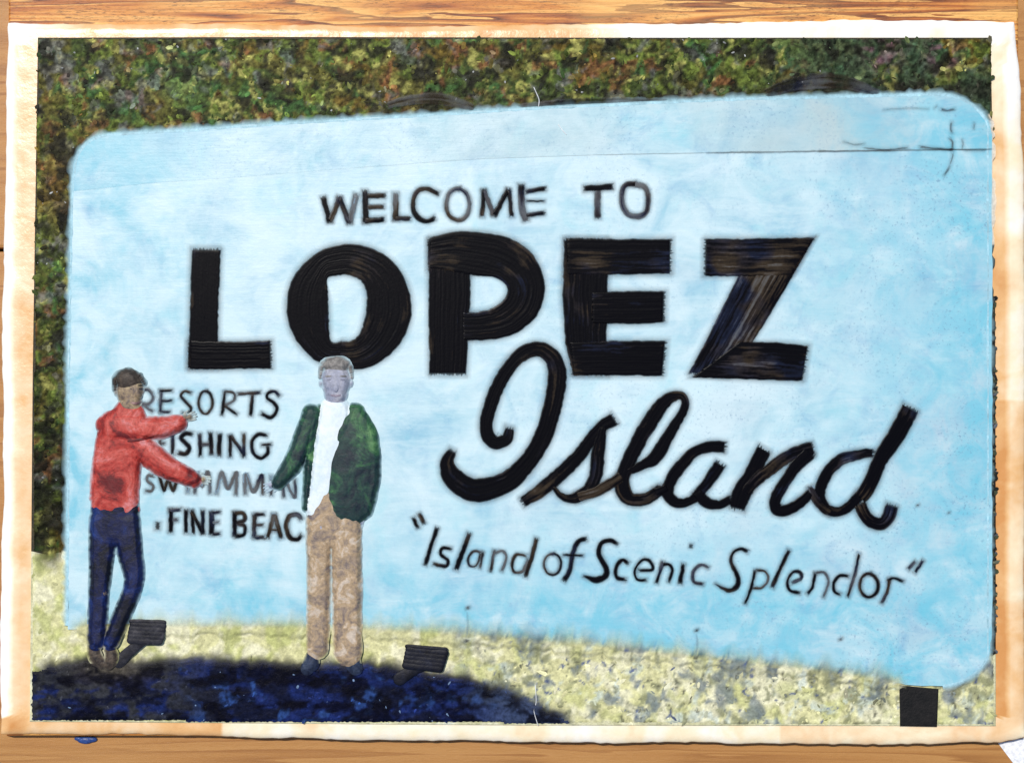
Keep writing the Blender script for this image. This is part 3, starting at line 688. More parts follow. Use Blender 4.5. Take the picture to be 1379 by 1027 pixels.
# joint line: dark grime beads along the seam, bolts, rust
for k_, (a_, b_) in enumerate([(4, 6), (6, 7), (7, 8), (7, 9), (8, 10)]):
    s_ = Paint(); s_.line(seam[a_-1:b_], [2.0+.5*k_]*(b_-a_+1), .85-.08*k_, height=0.0001, cover=.16+.06*k_, rag=1); s_.build('seam_grime', M['letter'], sign)
for pts_, w_, c_ in [([(1266, 147), (1276, 149), (1286, 147)], 4.5, .8), ([(1262, 143), (1258, 146)], 2.5, .5), ([(1282, 164), (1281, 172), (1282, 180)], 4.5, .85), ([(1279, 186), (1283, 192), (1282, 201)], 4.5, .85), ([(1283, 205), (1282, 214), (1279, 222)], 3.5, .7), ([(1279, 225), (1275, 231), (1271, 237)], 3.5, .8), ([(1296, 188), (1297, 195), (1296, 201)], 3, .6), ([(1312, 166), (1311, 174)], 3, .6),
                      ([(1136, 191), (1150, 195), (1164, 194)], 2.6, .5), ([(1165, 200), (1195, 202), (1222, 199)], 4, .75), ([(1238, 198), (1262, 200), (1284, 202)], 4.5, .8), ([(1190, 148), (1225, 146), (1250, 147)], 2, .3), ([(1300, 203), (1325, 203)], 2.4, .4)]:
    s_ = Paint(); s_.line(pts_, w_*.8, .5, height=0.00012, cover=c_*.75, rag=4, halo=.18); s_.build('scratch', M['letter'], sign)
for (x_, y_, r_) in [(630, 818, 3.2), (628, 862, 3.2), (938, 848, 3.0), (938, 890, 2.0), (1132, 860, 3.0), (1132, 902, 1.8), (1236, 680, 2.2), (1278, 690, 1.6)]:
    s_ = Paint(); s_.line([(x_-r_*.8, y_+r_*.3), (x_, y_), (x_+r_*.9, y_-r_*.4)], [r_*.8, r_*1.5, r_*.7], .6, height=0.00015, cover=.65, rag=1.5, halo=.3); s_.build('bolt', M['letter'], sign)
for (x_, y0_, y1_) in [(629, 822, 858), (938, 852, 885)]:
    s_ = Paint(); s_.line([(x_, y0_), (x_+1, (y0_+y1_)/2), (x_-1, y1_)], [3, 4, 3], 1.05, height=0.0001, cover=.45); s_.build('rust_streak', M['letter'], sign)

# lettering: strokes in local frames (origin x, y, scale) measured on the photograph
def ell(cx, cy, rx, ry, n=14, a0=-80): return [(cx+rx*math.cos(R(a0+360*i/n)), cy+ry*math.sin(R(a0+360*i/n))) for i in range(n)]
def letter(frame, strokes, label=None, big=False):
    ox, oy, k = frame; p = Paint()
    for st in strokes:
        kind = st[0]
        T = lambda q: [(ox+a/k, oy+b/k) for a, b in q]
        if kind == 'l':
            w = st[2]; w = w/k if np.isscalar(w) else [x_/k for x_ in w]
            h = 0.00018 if not big else 0.00022
            p.line(T(st[1]), w, st[3], height=h, rag=2.0 if not big else 3.5, halo=.36 if not big else .38)
        elif kind == 'o':
            p.line(T(st[1]), st[2]/k, st[3], closed=True, height=0.0003, rag=1.0, halo=.4)
        elif kind == 'd':
            (cx, cy), r = st[1], st[2]; p.dot(ox+cx/k, oy+cy/k, r/k, st[3], height=0.0003, rag=1.5, halo=.3)
        elif kind == 's':
            A, B = np.array(T(st[1])), np.array(T(st[2]))
            if len(st) > 4:
                a, _ = catmull(A, 2.0); b, _ = catmull(B, 2.0)
            else: a, b = densify(A, 2.0, False), densify(B, 2.0, False)
            n = max(len(a), len(b))
            def res(q):
                L = np.concatenate([[0], np.cumsum(np.linalg.norm(np.diff(q, axis=0), axis=1))]); t = np.linspace(0, L[-1], n)
                return np.stack([np.interp(t, L, q[:, 0]), np.interp(t, L, q[:, 1])], 1)
            p.strip(res(a), res(b), st[3], height=0.00022, rag=3.0, halo=.36, closed=len(st) > 4 and st[4] == 'c')
    return p.build('painted_letter', M['letter'], sign)
l = lambda pts, w, t: ('l', pts, w, t)
R1 = (420, 235, 5.746); R2 = (650, 235, 5.746); R3 = (240, 300, 4.309); R4 = (560, 300, 4.67); R5 = (740, 300, 3.629)
R6 = (180, 510, 5.746); R7 = (180, 570, 5.746); R8 = (580, 450, 4.11); R9 = (700, 520, 5.704); R10 = (880, 580, 6.895)
R11 = (1020, 530, 5.133); R12 = (545, 680, 5.304); R13 = (770, 710, 5.746); R14 = (990, 720, 5.304)
# WELCOME TO
letter(R1, [l([(88, 170), (138, 375)], 50, .15), l([(140, 365), (215, 170)], 48, .4), l([(215, 175), (290, 385)], 48, .45), l([(290, 375), (345, 150)], 50, .62)])
letter(R1, [l([(410, 120), (415, 378)], 52, .1), l([(420, 165), (570, 165)], 48, .5), l([(420, 250), (562, 248)], 40, .3), l([(400, 355), (565, 345)], 48, .05)])
letter(R1, [l([(648, 140), (648, 355)], 55, .5), l([(630, 338), (768, 342)], 44, .5)])
letter(R1, [l([(985, 152), (900, 115), (830, 120), (790, 180), (785, 260), (820, 330), (890, 360), (955, 335)], 46, .18)])
letter(R1, [('o', ell(1130, 232, 92, 122), 38, .58)])
letter(R2, [l([(-5, 330), (8, 115)], 44, .25), l([(8, 118), (85, 320)], 44, .42), l([(85, 322), (198, 115)], 46, .22), l([(203, 110), (225, 330)], 40, .2)])
letter(R2, [l([(298, 75), (305, 250), (335, 362)], 56, .42), l([(330, 132), (492, 110)], 38, .3), l([(335, 205), (482, 207)], 22, .5), l([(330, 318), (482, 298)], 38, .3)])
letter(R2, [l([(780, 110), (1012, 95)], 56, .03), l([(890, 118), (890, 342)], 50, .4)])
letter(R2, [('o', [(1180, 75), (1262, 105), (1280, 190), (1262, 290), (1200, 325), (1120, 300), (1080, 220), (1085, 120), (1120, 80)], 46, .52)])
# LOPEZ
letter(R3, [('s', [(75, 150), (68, 420), (55, 845)], [(250, 150), (238, 420), (228, 845)], .06), ('s', [(60, 682), (300, 688), (540, 680)], [(60, 850), (300, 852), (545, 848)], .05)], big=True)
oo = ell(990, 488, 366, 368, 24, 100)
oi = []
for (ex, ey) in oo:
    a = math.atan2(ey-495, ex-975)
    best = None
    poly = [(866, 312), (985, 302), (1060, 335), (1092, 400), (1090, 500), (1068, 600), (1030, 682), (882, 690)]
    for i in range(len(poly)):
        (x1, y1), (x2, y2) = poly[i], poly[(i+1) % len(poly)]
        dx, dy = math.cos(a), math.sin(a); den = dx*(y2-y1)-dy*(x2-x1)
        if abs(den) < 1e-9: continue
        t = ((x1-975)*(y2-y1)-(y1-495)*(x2-x1))/den; u = ((x1-975)*dy-(y1-495)*dx)/den
        if t > 0 and -1e-6 <= u <= 1+1e-6: best = (975+dx*t, 495+dy*t) if best is None else best
    oi.append(best)
letter(R3, [('s', oo+[oo[0]], oi+[oi[0]], .10, 'c')], big=True)
letter(R4, [('s', [(76, 110), (80, 500), (82, 955)], [(352, 110), (342, 500), (318, 955)], .08),
            ('s', [(80, 90), (250, 52), (450, 60), (620, 105), (740, 200), (806, 350), (800, 490), (740, 610), (620, 700), (450, 740), (290, 742)],
                  [(80, 290), (250, 315), (360, 332), (480, 342), (545, 372), (575, 412), (563, 460), (520, 510), (450, 545), (380, 556), (290, 562)], .17, 1)], big=True)
letter(R5, [('s', [(70, 80), (60, 350), (78, 590), (112, 742)], [(290, 80), (285, 350), (278, 560), (285, 745)], .12), ('s', [(80, 75), (340, 80), (597, 75)], [(80, 255), (340, 256), (595, 252)], .16),
            ('s', [(200, 335), (400, 333), (566, 333)], [(200, 492), (400, 497), (562, 488)], .12), ('s', [(95, 582), (300, 575), (572, 575)], [(112, 746), (300, 748), (556, 750)], .03)], big=True)
letter(R5, [('s', [(962, 180), (918, 265), (800, 500), (678, 735)], [(1297, 72), (1192, 255), (1060, 480), (880, 755)], .33), ('s', [(758, 75), (1000, 75), (1296, 70)], [(756, 262), (980, 264), (1185, 262)], .28),
            ('s', [(930, 578), (1100, 582), (1266, 598)], [(690, 757), (980, 765), (1240, 775)], .24)], big=True)
# RESORTS
letter(R6, [l([(25, 95), (20, 245)], 30, .75), l([(30, 90), (110, 82), (152, 140), (115, 195), (50, 195)], 32, .78), l([(70, 195), (150, 255)], 32, .7)])
letter(R6, [l([(214, 88), (206, 262)], 30, .35), l([(196, 92), (302, 90)], 28, .15), l([(200, 172), (302, 170)], 28, .35), l([(206, 258), (285, 256)], 26, .4)])
letter(R6, [l([(448, 112), (395, 95), (362, 130), (405, 180), (442, 225), (425, 268), (370, 262)], 30, .35)])
letter(R6, [('o', ell(556, 182, 54, 88), 26, .38)])
letter(R6, [l([(705, 98), (682, 282)], 30, .38), l([(705, 98), (772, 108), (776, 168), (700, 205)], 28, .6), l([(700, 205), (802, 276)], 30, .2)])
letter(R6, [l([(800, 116), (985, 104)], 30, .25), l([(920, 115), (905, 288)], 36, .38)])
letter(R6, [l([(1130, 135), (1090, 97), (1038, 110), (1032, 150), (1090, 192), (1105, 250), (1060, 300), (982, 265)], 36, .1)])
# FISHING
letter(R7, [l([(205, 85), (200, 240)], 30, .6), l([(205, 88), (270, 84)], 28, .6), l([(205, 155), (245, 152)], 28, .75)])
letter(R7, [l([(302, 78), (300, 242)], 34, .42)])
letter(R7, [l([(458, 82), (400, 76), (362, 112), (402, 152), (432, 192), (400, 236), (338, 226)], 40, .12)])
letter(R7, [l([(512, 75), (516, 256)], 36, .38), l([(594, 65), (600, 246)], 40, .1), l([(516, 166), (600, 156)], 32, .32)])
letter(R7, [l([(665, 75), (660, 252)], 44, .3)])
letter(R7, [l([(746, 90), (745, 262)], 36, .3), l([(746, 92), (848, 240)], 34, .2), l([(852, 75), (852, 262)], 36, .52)])
letter(R7, [l([(1036, 96), (962, 84), (915, 140), (928, 228), (985, 265), (1036, 230), (1040, 168)], 34, .05), l([(985, 168), (1068, 160)], 28, .1)])
# SWIMMIN
letter(R7, [l([(160, 405), (112, 402), (105, 445), (150, 480), (140, 520), (90, 522)], 30, 0.82)])
letter(R7, [l([(195, 385), (235, 520), (268, 420), (305, 520), (345, 385)], 34, 0.52)])
letter(R7, [l([(420, 385), (418, 540)], 34, 0.87)])
letter(R7, [l([(470, 545), (492, 375), (530, 485), (575, 372), (590, 545)], 32, 0.92)])
letter(R7, [l([(640, 548), (682, 378), (730, 505), (796, 375), (790, 555)], 34, 0.92)])
letter(R7, [l([(865, 552), (866, 390), (925, 525), (990, 398), (1000, 552)], 36, 0.92)])
letter(R7, [l([(1065, 400), (1065, 560)], 34, 0.84)])
letter(R7, [l([(1160, 575), (1162, 430), (1244, 572), (1246, 430)], 30, 0.77)])
# . FINE BEAC
letter(R7, [('d', (186, 792), 34, .45)])
letter(R7, [l([(290, 660), (284, 846)], 44, .32), l([(270, 670), (366, 664)], 34, .32), l([(290, 750), (346, 745)], 34, .55)])
letter(R7, [l([(406, 660), (405, 852)], 38, .22)])
letter(R7, [l([(450, 668), (458, 856)], 34, .18), l([(446, 672), (532, 852)], 34, .1), l([(536, 664), (536, 857)], 36, .12)])
letter(R7, [l([(604, 678), (600, 862)], 44, .48), l([(600, 690), (672, 684)], 34, .55), l([(600, 766), (662, 762)], 32, .62), l([(600, 852), (672, 852)], 34, .55)])
letter(R7, [l([(782, 682), (780, 872)], 44, .2), l([(772, 692), (850, 696), (856, 748), (790, 772)], 36, .42), l([(790, 772), (858, 792), (856, 858), (780, 872)], 36, .35)])
letter(R7, [l([(934, 700), (930, 884)], 44, .42), l([(930, 706), (1016, 700)], 34, .48), l([(930, 786), (1006, 785)], 32, .5), l([(930, 882), (1016, 880)], 34, .5)])
letter(R7, [l([(1086, 698), (1034, 890)], 42, .42), l([(1086, 698), (1142, 892)], 42, .42), l([(1056, 822), (1122, 826)], 28, .48)])
letter(R7, [l([(1302, 745), (1265, 706), (1206, 720), (1184, 800), (1215, 882), (1270, 892), (1302, 860)], 44, .42)])
# Island (script)
letter(R8, [l([(438, 515), (418, 580), (350, 598), (308, 525), (328, 400), (390, 250), (480, 130), (590, 82), (680, 140), (698, 260), (668, 420), (625, 560), (530, 715), (400, 825), (250, 862), (135, 805), (92, 715), (122, 640)], [55, 72, 78, 80, 80, 80, 82, 88, 102, 110, 104, 104, 108, 122, 135, 120, 88, 44], .08)], big=True)
letter(R9, [l([(15, 890), (200, 770), (430, 560), (600, 340), (730, 245)], [85, 115, 110, 95, 110], .16), l([(640, 300), (605, 480), (590, 650), (540, 780), (430, 855), (330, 845), (250, 765)], [60, 110, 112, 100, 88, 60, 36], .04), l([(430, 850), (600, 800), (790, 690)], [80, 90, 95], .2)], big=True)
letter(R9, [l([(815, 665), (950, 600), (1050, 530), (1170, 330), (1270, 160), (1240, 72), (1130, 105), (1000, 270), (890, 470), (800, 660), (790, 790), (850, 865), (960, 865), (1090, 785)], [60, 90, 110, 92, 76, 72, 100, 130, 120, 110, 130, 115, 105, 90], .1)], big=True)
letter(R10, [l([(672, 155), (540, 145), (380, 200), (240, 340), (150, 490), (140, 600), (230, 670), (350, 645), (450, 550), (540, 430), (625, 300)], [112, 112, 108, 125, 118, 115, 100, 95, 105, 115, 120], .08), l([(400, 550), (480, 655), (600, 685), (730, 630)], [100, 110, 96, 90], .14), l([(0, 575), (140, 520)], 88, .08)], big=True)
letter(R11, [l([(52, 380), (10, 455), (-45, 570), (-110, 690), (-140, 800)], [110, 112, 118, 140, 110], .07), l([(-90, 690), (0, 590), (110, 505), (220, 430), (330, 390), (390, 372)], [70, 90, 96, 96, 104, 90], .08), l([(372, 400), (265, 500), (190, 610), (125, 725), (135, 800), (220, 800), (320, 730), (372, 672)], [96, 90, 84, 88, 90, 84, 78, 56], .06)], big=True)
letter(R11, [l([(805, 412), (720, 415), (580, 455), (475, 560), (430, 680), (465, 785), (545, 818), (630, 780), (715, 690)], [60, 74, 84, 90, 88, 84, 78, 78, 78], .2), l([(360, 640), (415, 745), (515, 825)], [44, 64, 60], .3), l([(1062, 95), (950, 300), (850, 450), (780, 620), (705, 730)], [132, 128, 108, 110, 95], .1), l([(700, 755), (760, 860), (840, 900), (900, 860), (932, 765)], [96, 98, 94, 98, 94], .22)], big=True)
# "Island of Scenic Splendor"
letter(R12, [l([(62, 85), (96, 165)], 30, .3), l([(102, 55), (140, 132)], 32, .2)])
letter(R12, [l([(236, 158), (144, 428)], 34, .05)])
letter(R12, [l([(336, 312), (272, 306), (256, 350), (306, 392), (292, 436), (200, 418)], 30, .15)])
letter(R12, [l([(462, 198), (364, 462)], 42, .32)])
letter(R12, [l([(546, 338), (492, 326), (452, 380), (462, 430), (510, 430), (546, 345)], 22, .5), l([(562, 330), (536, 452)], 20, .5)])
letter(R12, [l([(640, 318), (610, 472)], 28, .42), l([(640, 342), (700, 326), (725, 380), (690, 472)], 26, .5)])
letter(R12, [l([(872, 362), (800, 350), (766, 410), (780, 478), (840, 470), (882, 390)], 28, .3), l([(942, 232), (902, 380), (860, 512)], 36, .35)])
letter(R12, [('o', ell(1055, 420, 60, 74), 24, .32)])
letter(R12, [l([(1302, 240), (1240, 262), (1200, 350), (1180, 460), (1134, 542)], 38, .2), l([(1130, 356), (1276, 360)], 22, .32)])
letter(R13, [l([(356, 132), (300, 102), (230, 122), (212, 200), (260, 300), (264, 370), (190, 404), (88, 374)], [30, 40, 40, 45, 45, 52, 50, 22], .05)])
letter(R13, [l([(442, 278), (390, 250), (342, 312), (348, 385), (420, 406)], 36, .1)])
letter(R13, [l([(515, 330), (626, 326), (610, 262), (552, 246), (492, 320), (505, 395), (582, 406)], 30, .1)])
letter(R13, [l([(706, 260), (654, 432)], 34, .4), l([(690, 290), (750, 286), (776, 330), (748, 422)], 30, .3)])
letter(R13, [l([(866, 278), (838, 436)], 38, .2), ('d', (922, 140), 19, .2)])
letter(R13, [l([(1062, 312), (1000, 290), (942, 340), (942, 420), (1022, 440)], 30, .42)])
letter(R13, [l([(1366, 190), (1310, 165), (1250, 190), (1232, 260), (1280, 370), (1280, 450), (1210, 485), (1108, 432)], [34, 30, 30, 34, 42, 45, 38, 16], .15)])
letter(R14, [l([(145, 250), (112, 380), (70, 492)], 28, .2), l([(150, 250), (215, 260), (236, 320), (190, 375), (120, 376)], 24, .32)])
letter(R14, [l([(386, 104), (310, 270), (264, 378)], 34, .42)])
letter(R14, [l([(402, 342), (470, 312), (468, 270), (420, 260), (376, 320), (388, 395), (466, 416)], 28, .15)])
letter(R14, [l([(572, 268), (550, 370), (512, 422)], 28, .25), l([(570, 272), (640, 270), (666, 340), (630, 447)], 24, .48)])
letter(R14, [l([(816, 296), (750, 290), (706, 340), (710, 400), (755, 426)], 28, .15), l([(886, 128), (850, 300), (804, 442)], 30, .32)])
letter(R14, [('o', ell(955, 360, 65, 85), 30, .42)])
letter(R14, [l([(1102, 308), (1090, 390), (1044, 488)], 30, .32), l([(1090, 330), (1130, 306), (1206, 332)], 24, .15)])
letter(R14, [l([(1292, 188), (1234, 246)], 30, .45), l([(1346, 178), (1280, 272)], 28, .42)])

# ------------------------------------------------------------------ the two people (continuous bodies, clothes as children)
FIGM = []; FIGE = []
FLAT = 0.34     # the figures are a low relief
def tube(bm, pts, rad, zs=0.6, seg=14):
    p, r = catmull(np.array(pts, float), 3.0, rad)
    FIGE.extend((q_[0], q_[1], max(r_, .4), max(r_, .4), 0.0) for q_, r_ in zip(p, r))
    d = np.gradient(p, axis=0); d /= np.linalg.norm(d, axis=1)[:, None]+1e-9
    rows = []
    def row(c, rr, dd):
        side = np.array([-dd[1], dd[0], 0]); nl = np.linalg.norm(side); side = side/nl if nl > 1e-3 else np.array([1, 0, 0])
        up = np.array([0, 0, 1.0])
        return [bm.verts.new(c+side*rr*math.cos(math.tau*k/seg)+up*rr*zs*math.sin(math.tau*k/seg)) for k in range(seg)]
    for a in (80, 55, 30): rows.append(row(p[0]-d[0]*r[0]*math.sin(R(a)), r[0]*math.cos(R(a)), d[0]))
    for i in range(len(p)): rows.append(row(p[i], max(r[i], .4), d[i]))
    for a in (30, 55, 80): rows.append(row(p[-1]+d[-1]*r[-1]*math.sin(R(a)), r[-1]*math.cos(R(a)), d[-1]))
    for a, b_ in zip(rows, rows[1:]):
        for k in range(seg): bm.faces.new((a[k], a[(k+1) % seg], b_[(k+1) % seg], b_[k]))
    bm.faces.new(rows[0][::-1]); bm.faces.new(rows[-1])
def ball(bm, c, rx, ry, rz, rot=0):
    FIGE.append((c[0], c[1], rx, ry, R(rot)))
    r_ = bmesh.ops.create_icosphere(bm, subdivisions=3, radius=1)
    co, si = math.cos(R(rot)), math.sin(R(rot))
    for v in r_['verts']:
        x_, y_, z_ = v.co.x*rx, v.co.y*ry, v.co.z*rz
        v.co = Vector((c[0]+x_*co-y_*si, c[1]+x_*si+y_*co, c[2]+z_))
def fuse(name, bm, mat, parent, voxel=1.1, smooth=4, noise_amp=0.0, seed=0, origin=None, soft=True):
    """union of overlapping closed pieces -> one continuous skin; units are px, z is px above the sign face"""
    bmesh.ops.recalc_face_normals(bm, faces=bm.faces[:])
    me = bpy.data.meshes.new('tmp'); bm.to_mesh(me); bm.free()
    o = bpy.data.objects.new('tmp', me); scene.collection.objects.link(o)
    m = o.modifiers.new('r', 'REMESH'); m.mode = 'VOXEL'; m.voxel_size = voxel; m.adaptivity = 0
    s_ = o.modifiers.new('s', 'SMOOTH'); s_.iterations = smooth; s_.factor = 0.5
    dg = bpy.context.evaluated_depsgraph_get(); dg.update(); ev = o.evaluated_get(dg); em = ev.to_mesh()
    n = len(em.vertices); co = np.zeros(n*3); em.vertices.foreach_get('co', co); co = co.reshape(-1, 3)
    no = np.zeros(n*3); em.vertices.foreach_get('normal', no); no = no.reshape(-1, 3)
    fs = [tuple(p.vertices) for p in em.polygons]
    ev.to_mesh_clear(); bpy.data.objects.remove(o); bpy.data.meshes.remove(me)
    if noise_amp:
        k = (vnoise(co[:, 0]+co[:, 1]*.6, co[:, 1]-co[:, 0]*.4, 13, seed)-.5)*2*.7+(vnoise(co[:, 0], co[:, 1]*.7, 5, seed+1)-.5)*.7
        co = co+no*(k*noise_amp)[:, None]
    W = np.array([P(x_, y_, Z0+z_*S*FLAT) for x_, y_, z_ in co])
    # the photograph's y runs down, so flip the winding
    o = mesh(name, W, [f[::-1] for f in fs], mat, parent, origin=origin)
    FIGM.append((o, co[:, :2]))
    return o
def soften(person):
    """paint of the figure thins out towards its silhouette and lets the coat behind tint it"""
    E = np.array(FIGE)
    for o, xy in FIGM:
        dep = np.full(len(xy), -9.0)
        for cx, cy, rx, ry, a in E:
            dx = xy[:, 0]-cx; dy = xy[:, 1]-cy; u = dx*math.cos(a)+dy*math.sin(a); v_ = -dx*math.sin(a)+dy*math.cos(a)
            dep = np.maximum(dep, (1-np.sqrt((u/rx)**2+(v_/ry)**2))*min(rx, ry))
        dep += (vnoise(xy[:, 0], xy[:, 1], 4, 3)-.5)*2.0
        cov = .20+.80*sm(dep, -1.5, 4.2)
        nv = len(o.data.vertices); cz = np.zeros(nv*3); o.data.vertices.foreach_get('co', cz); cz = cz.reshape(-1, 3); oz = wloc(o)[2]
        cz[:, 2] = Z0 + (cz[:, 2]+oz-Z0)*(.05+.95*sm(dep, -1.5, 9)) - oz      # low relief: the rim runs down into the board
        o.data.vertices.foreach_set('co', cz.ravel()); o.data.update()
        bg = np.where((xy[:, 1] < 840)[:, None], np.array((0.42, .62, .68)), ground_cols(xy))
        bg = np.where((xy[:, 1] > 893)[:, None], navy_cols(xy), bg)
        me = o.data; n = len(me.vertices)
        at = me.attributes.new('cover', 'FLOAT', 'POINT'); at.data.foreach_set('value', cov.astype(np.float32))
        ca = me.color_attributes.new('col', 'FLOAT_COLOR', 'POINT'); cc_ = np.ones((n, 4), np.float32); cc_[:, :3] = bg; ca.data.foreach_set('color', cc_.ravel())
    FIGM.clear(); FIGE.clear()
def hand(bm, wrist, tip_dir, size, z, spread=14, curl=3.0, thumb=1):
    """palm, four unequal bent fingers and a side thumb"""
    d = np.array([math.cos(R(tip_dir)), math.sin(R(tip_dir))]); s_ = np.array([-d[1], d[0]])*thumb
    wr = np.array(wrist, float)
    def q(a, b, zz): p_ = wr+d*a*size+s_*b*size; return (p_[0], p_[1], zz)
    tube(bm, [q(-.25, 0, z), q(.18, 0, z), q(.48, 0, z)], [size*.20, size*.24, size*.25], .62)
    for b_, L in ((-.20, .40), (-.07, .50), (.06, .53), (.19, .46)):
        o = math.sin(R(spread))*b_*1.6
        tube(bm, [q(.45, b_, z), q(.45+L*.45, b_+o*.5, z+1.2), q(.45+L*.75, b_+o*.8, z+.4), q(.45+L, b_+o, z-curl*.5)], [size*.075, size*.072, size*.066, size*.055], .9, 8)
    tube(bm, [q(.12, .18, z), q(.32, .36, z+1), q(.52, .42, z+1)], [size*.10, size*.085, size*.065], .9, 8)

# ---- person in the red jacket
bmB = bmesh.new()
ball(bmB, (174, 523, 14), 20, 26, 15, 6)
ball(bmB, (176, 540, 15), 15, 14, 12)                                    # jaw
tube(bmB, [(168, 545, 11), (163, 566, 11)], [11, 13], .7)                # neck
tube(bmB, [(166, 566, 11), (158, 610, 12), (154, 650, 12), (155, 690, 11)], [22, 28, 26, 28], .42)
tube(bmB, [(186, 573, 20), (222, 573, 22), (248, 562, 20)], [9, 8, 6], .8)
hand(bmB, (244, 565), -18, 22, 20, 10, 3, -1)
tube(bmB, [(190, 600, 20), (222, 630, 22), (264, 646, 20)], [10, 8.5, 6], .8)
hand(bmB, (262, 645), 6, 22, 19, 12, 3, -1)
tube(bmB, [(140, 694, 11), (135, 785, 12), (131, 868, 10)], [17, 13, 8], .7)
tube(bmB, [(168, 700, 12), (179, 785, 16), (148, 866, 14)], [17, 12, 8], .7)
tube(bmB, [(184, 526, 27), (187, 534, 29)], [2.2, 3.4], .9, 8)           # nose
ball(bmB, (155, 528, 15), 3.4, 6, 4)                                     # ear
pers1 = fuse('person', bmB, M['tan_skin'], None, 1.0, 3)
tag(pers1, 'person in a red jacket and navy trousers pointing at the list of words', 'person', 'people posing in front of the sign')
bmJ = bmesh.new()
tube(bmJ, [(172, 562, 13), (162, 585, 13), (157, 620, 13), (154, 655, 13), (154, 682, 12)], [25, 33, 34, 34.5, 33], .44)
tube(bmJ, [(140, 572, 13), (150, 566, 14)], [14, 15], .7)
tube(bmJ, [(150, 576, 20), (190, 577, 23), (218, 575, 23), (240, 570, 21)], [16, 17, 16, 12.5], .75)
tube(bmJ, [(176, 592, 17), (200, 612, 20), (225, 630, 22), (260, 646, 20)], [19, 19, 17, 12.5], .72)
tube(bmJ, [(127, 670, 11), (152, 682, 13), (180, 686, 12)], [8, 10, 9], .8)
jk = fuse('jacket', bmJ, M['red'], pers1, 1.1, 4, 1.3, 5); tag(jk, 'short red jacket with faded pink patches')
bmT = bmesh.new()
tube(bmT, [(154, 676, 12), (154, 706, 12)], [33, 34], .42)
tube(bmT, [(138, 700, 12), (136, 745, 12), (133, 790, 12), (129, 862, 11)], [20, 18.5, 15.5, 14], .62)
tube(bmT, [(168, 702, 13), (174, 745, 15), (179, 784, 17), (164, 826, 16), (148, 864, 15)], [21, 18.5, 14.5, 13.5, 13], .62)
fuse('trousers', bmT, M['jeans'], pers1, 1.1, 4, 1.0, 9)
for c_, r_ in (((128, 884, 5), 14), ((150, 886, 9), -8)):
    bmS = bmesh.new(); tube(bmS, [(c_[0]-3, c_[1]-14, c_[2]), (c_[0], c_[1], c_[2]), (c_[0]+r_*.6, c_[1]+9, c_[2])], [9, 11, 8], .75)
    fuse('shoe', bmS, M['brown_shoe'], pers1, 1.0, 3, .8, 3)
bmH = bmesh.new()
ball(bmH, (171, 510, 15), 21, 16, 17, 4); tube(bmH, [(154, 510, 15), (154, 524, 14)], [6, 5], 1.1); tube(bmH, [(186, 506, 22), (193, 516, 18)], [6, 4.5], .8)
fuse('hair', bmH, M['dark_hair'], pers1, 1.0, 2, 2.4, 4)
for ex in (176, 189):
    b_ = bmesh.new(); ball(b_, (ex, 523.5, 27 if ex < 185 else 24.5), 2.8, 1.5, 2.2); fuse('eye', b_, M['feature'], pers1, .5, 1)
    b_ = bmesh.new(); tube(b_, [(ex-4, 519, 27 if ex < 185 else 25), (ex+4, 518.5, 26.5 if ex < 185 else 23)], [1.2, 1.0], .9, 8); fuse('eyebrow', b_, M['dark_hair'], pers1, .5, 1)
b_ = bmesh.new(); tube(b_, [(176, 542, 26), (183, 543, 26.5), (188, 541, 25)], [1.3, 1.8, 1.2], .9, 8); fuse('mouth', b_, M['lip'], pers1, .5, 1)

for pts_, w_ in (([(172, 594, 31), (186, 592, 33), (206, 588, 33)], 2.0),):
    b_ = bmesh.new(); tube(b_, pts_, [w_*.5, w_, w_*.5], .9, 8); fuse('crease_shade', b_, M['crease_shade'], pers1, .6, 1)  # fold shade painted as a dark maroon strip between sleeve and chest
soften(pers1)
# ---- person in the green jacket
bmB = bmesh.new()
ball(bmB, (452, 512, 15), 20.5, 29, 16)
ball(bmB, (452, 530, 15), 17, 16, 13)
tube(bmB, [(451, 536, 11), (450, 560, 11)], [13, 15], .7)
tube(bmB, [(450, 562, 11), (455, 610, 12), (452, 650, 12), (450, 700, 11)], [22, 26, 24, 28], .34)
tube(bmB, [(424, 566, 13), (400, 612, 17), (370, 652, 17)], [8, 8, 6.5], .7)
hand(bmB, (374, 648), 150, 23, 16, 12, 3, -1)
tube(bmB, [(482, 572, 13), (498, 630, 15), (488, 690, 15)], [8, 8, 7], .7)
hand(bmB, (488, 694), 112, 22, 15, 8, 3, 1)
tube(bmB, [(430, 700, 11), (428, 790, 12), (425, 876, 10)], [17, 13, 8], .7)
tube(bmB, [(466, 700, 11), (467, 790, 12), (468, 876, 10)], [18, 14, 8], .7)
tube(bmB, [(452, 514, 29), (452, 524, 32)], [2.4, 3.6], .9, 8)
ball(bmB, (431.5, 516, 14), 3.2, 6, 4); ball(bmB, (472.5, 516, 14), 3.2, 6, 4)
pers2 = fuse('person', bmB, M['pale_skin'], None, 1.0, 3)
tag(pers2, 'person in an open green jacket, white shirt and khaki trousers standing under the letter O', 'person', 'people posing in front of the sign')
bmW = bmesh.new()
tube(bmW, [(450, 556, 14), (442, 600, 15), (432, 650, 15), (424, 684, 14)], [24, 22, 18, 15], .5)
tube(bmW, [(432, 548, 14), (444, 560, 19), (452, 570, 19)], [5, 6, 5], .7); tube(bmW, [(474, 546, 14), (464, 558, 19), (452, 572, 19)], [5, 6, 5], .7)
tag(fuse('shirt', bmW, M['shirt'], pers2, 1.1, 4, .8, 15), 'white shirt with open collar')
bmJ = bmesh.new()
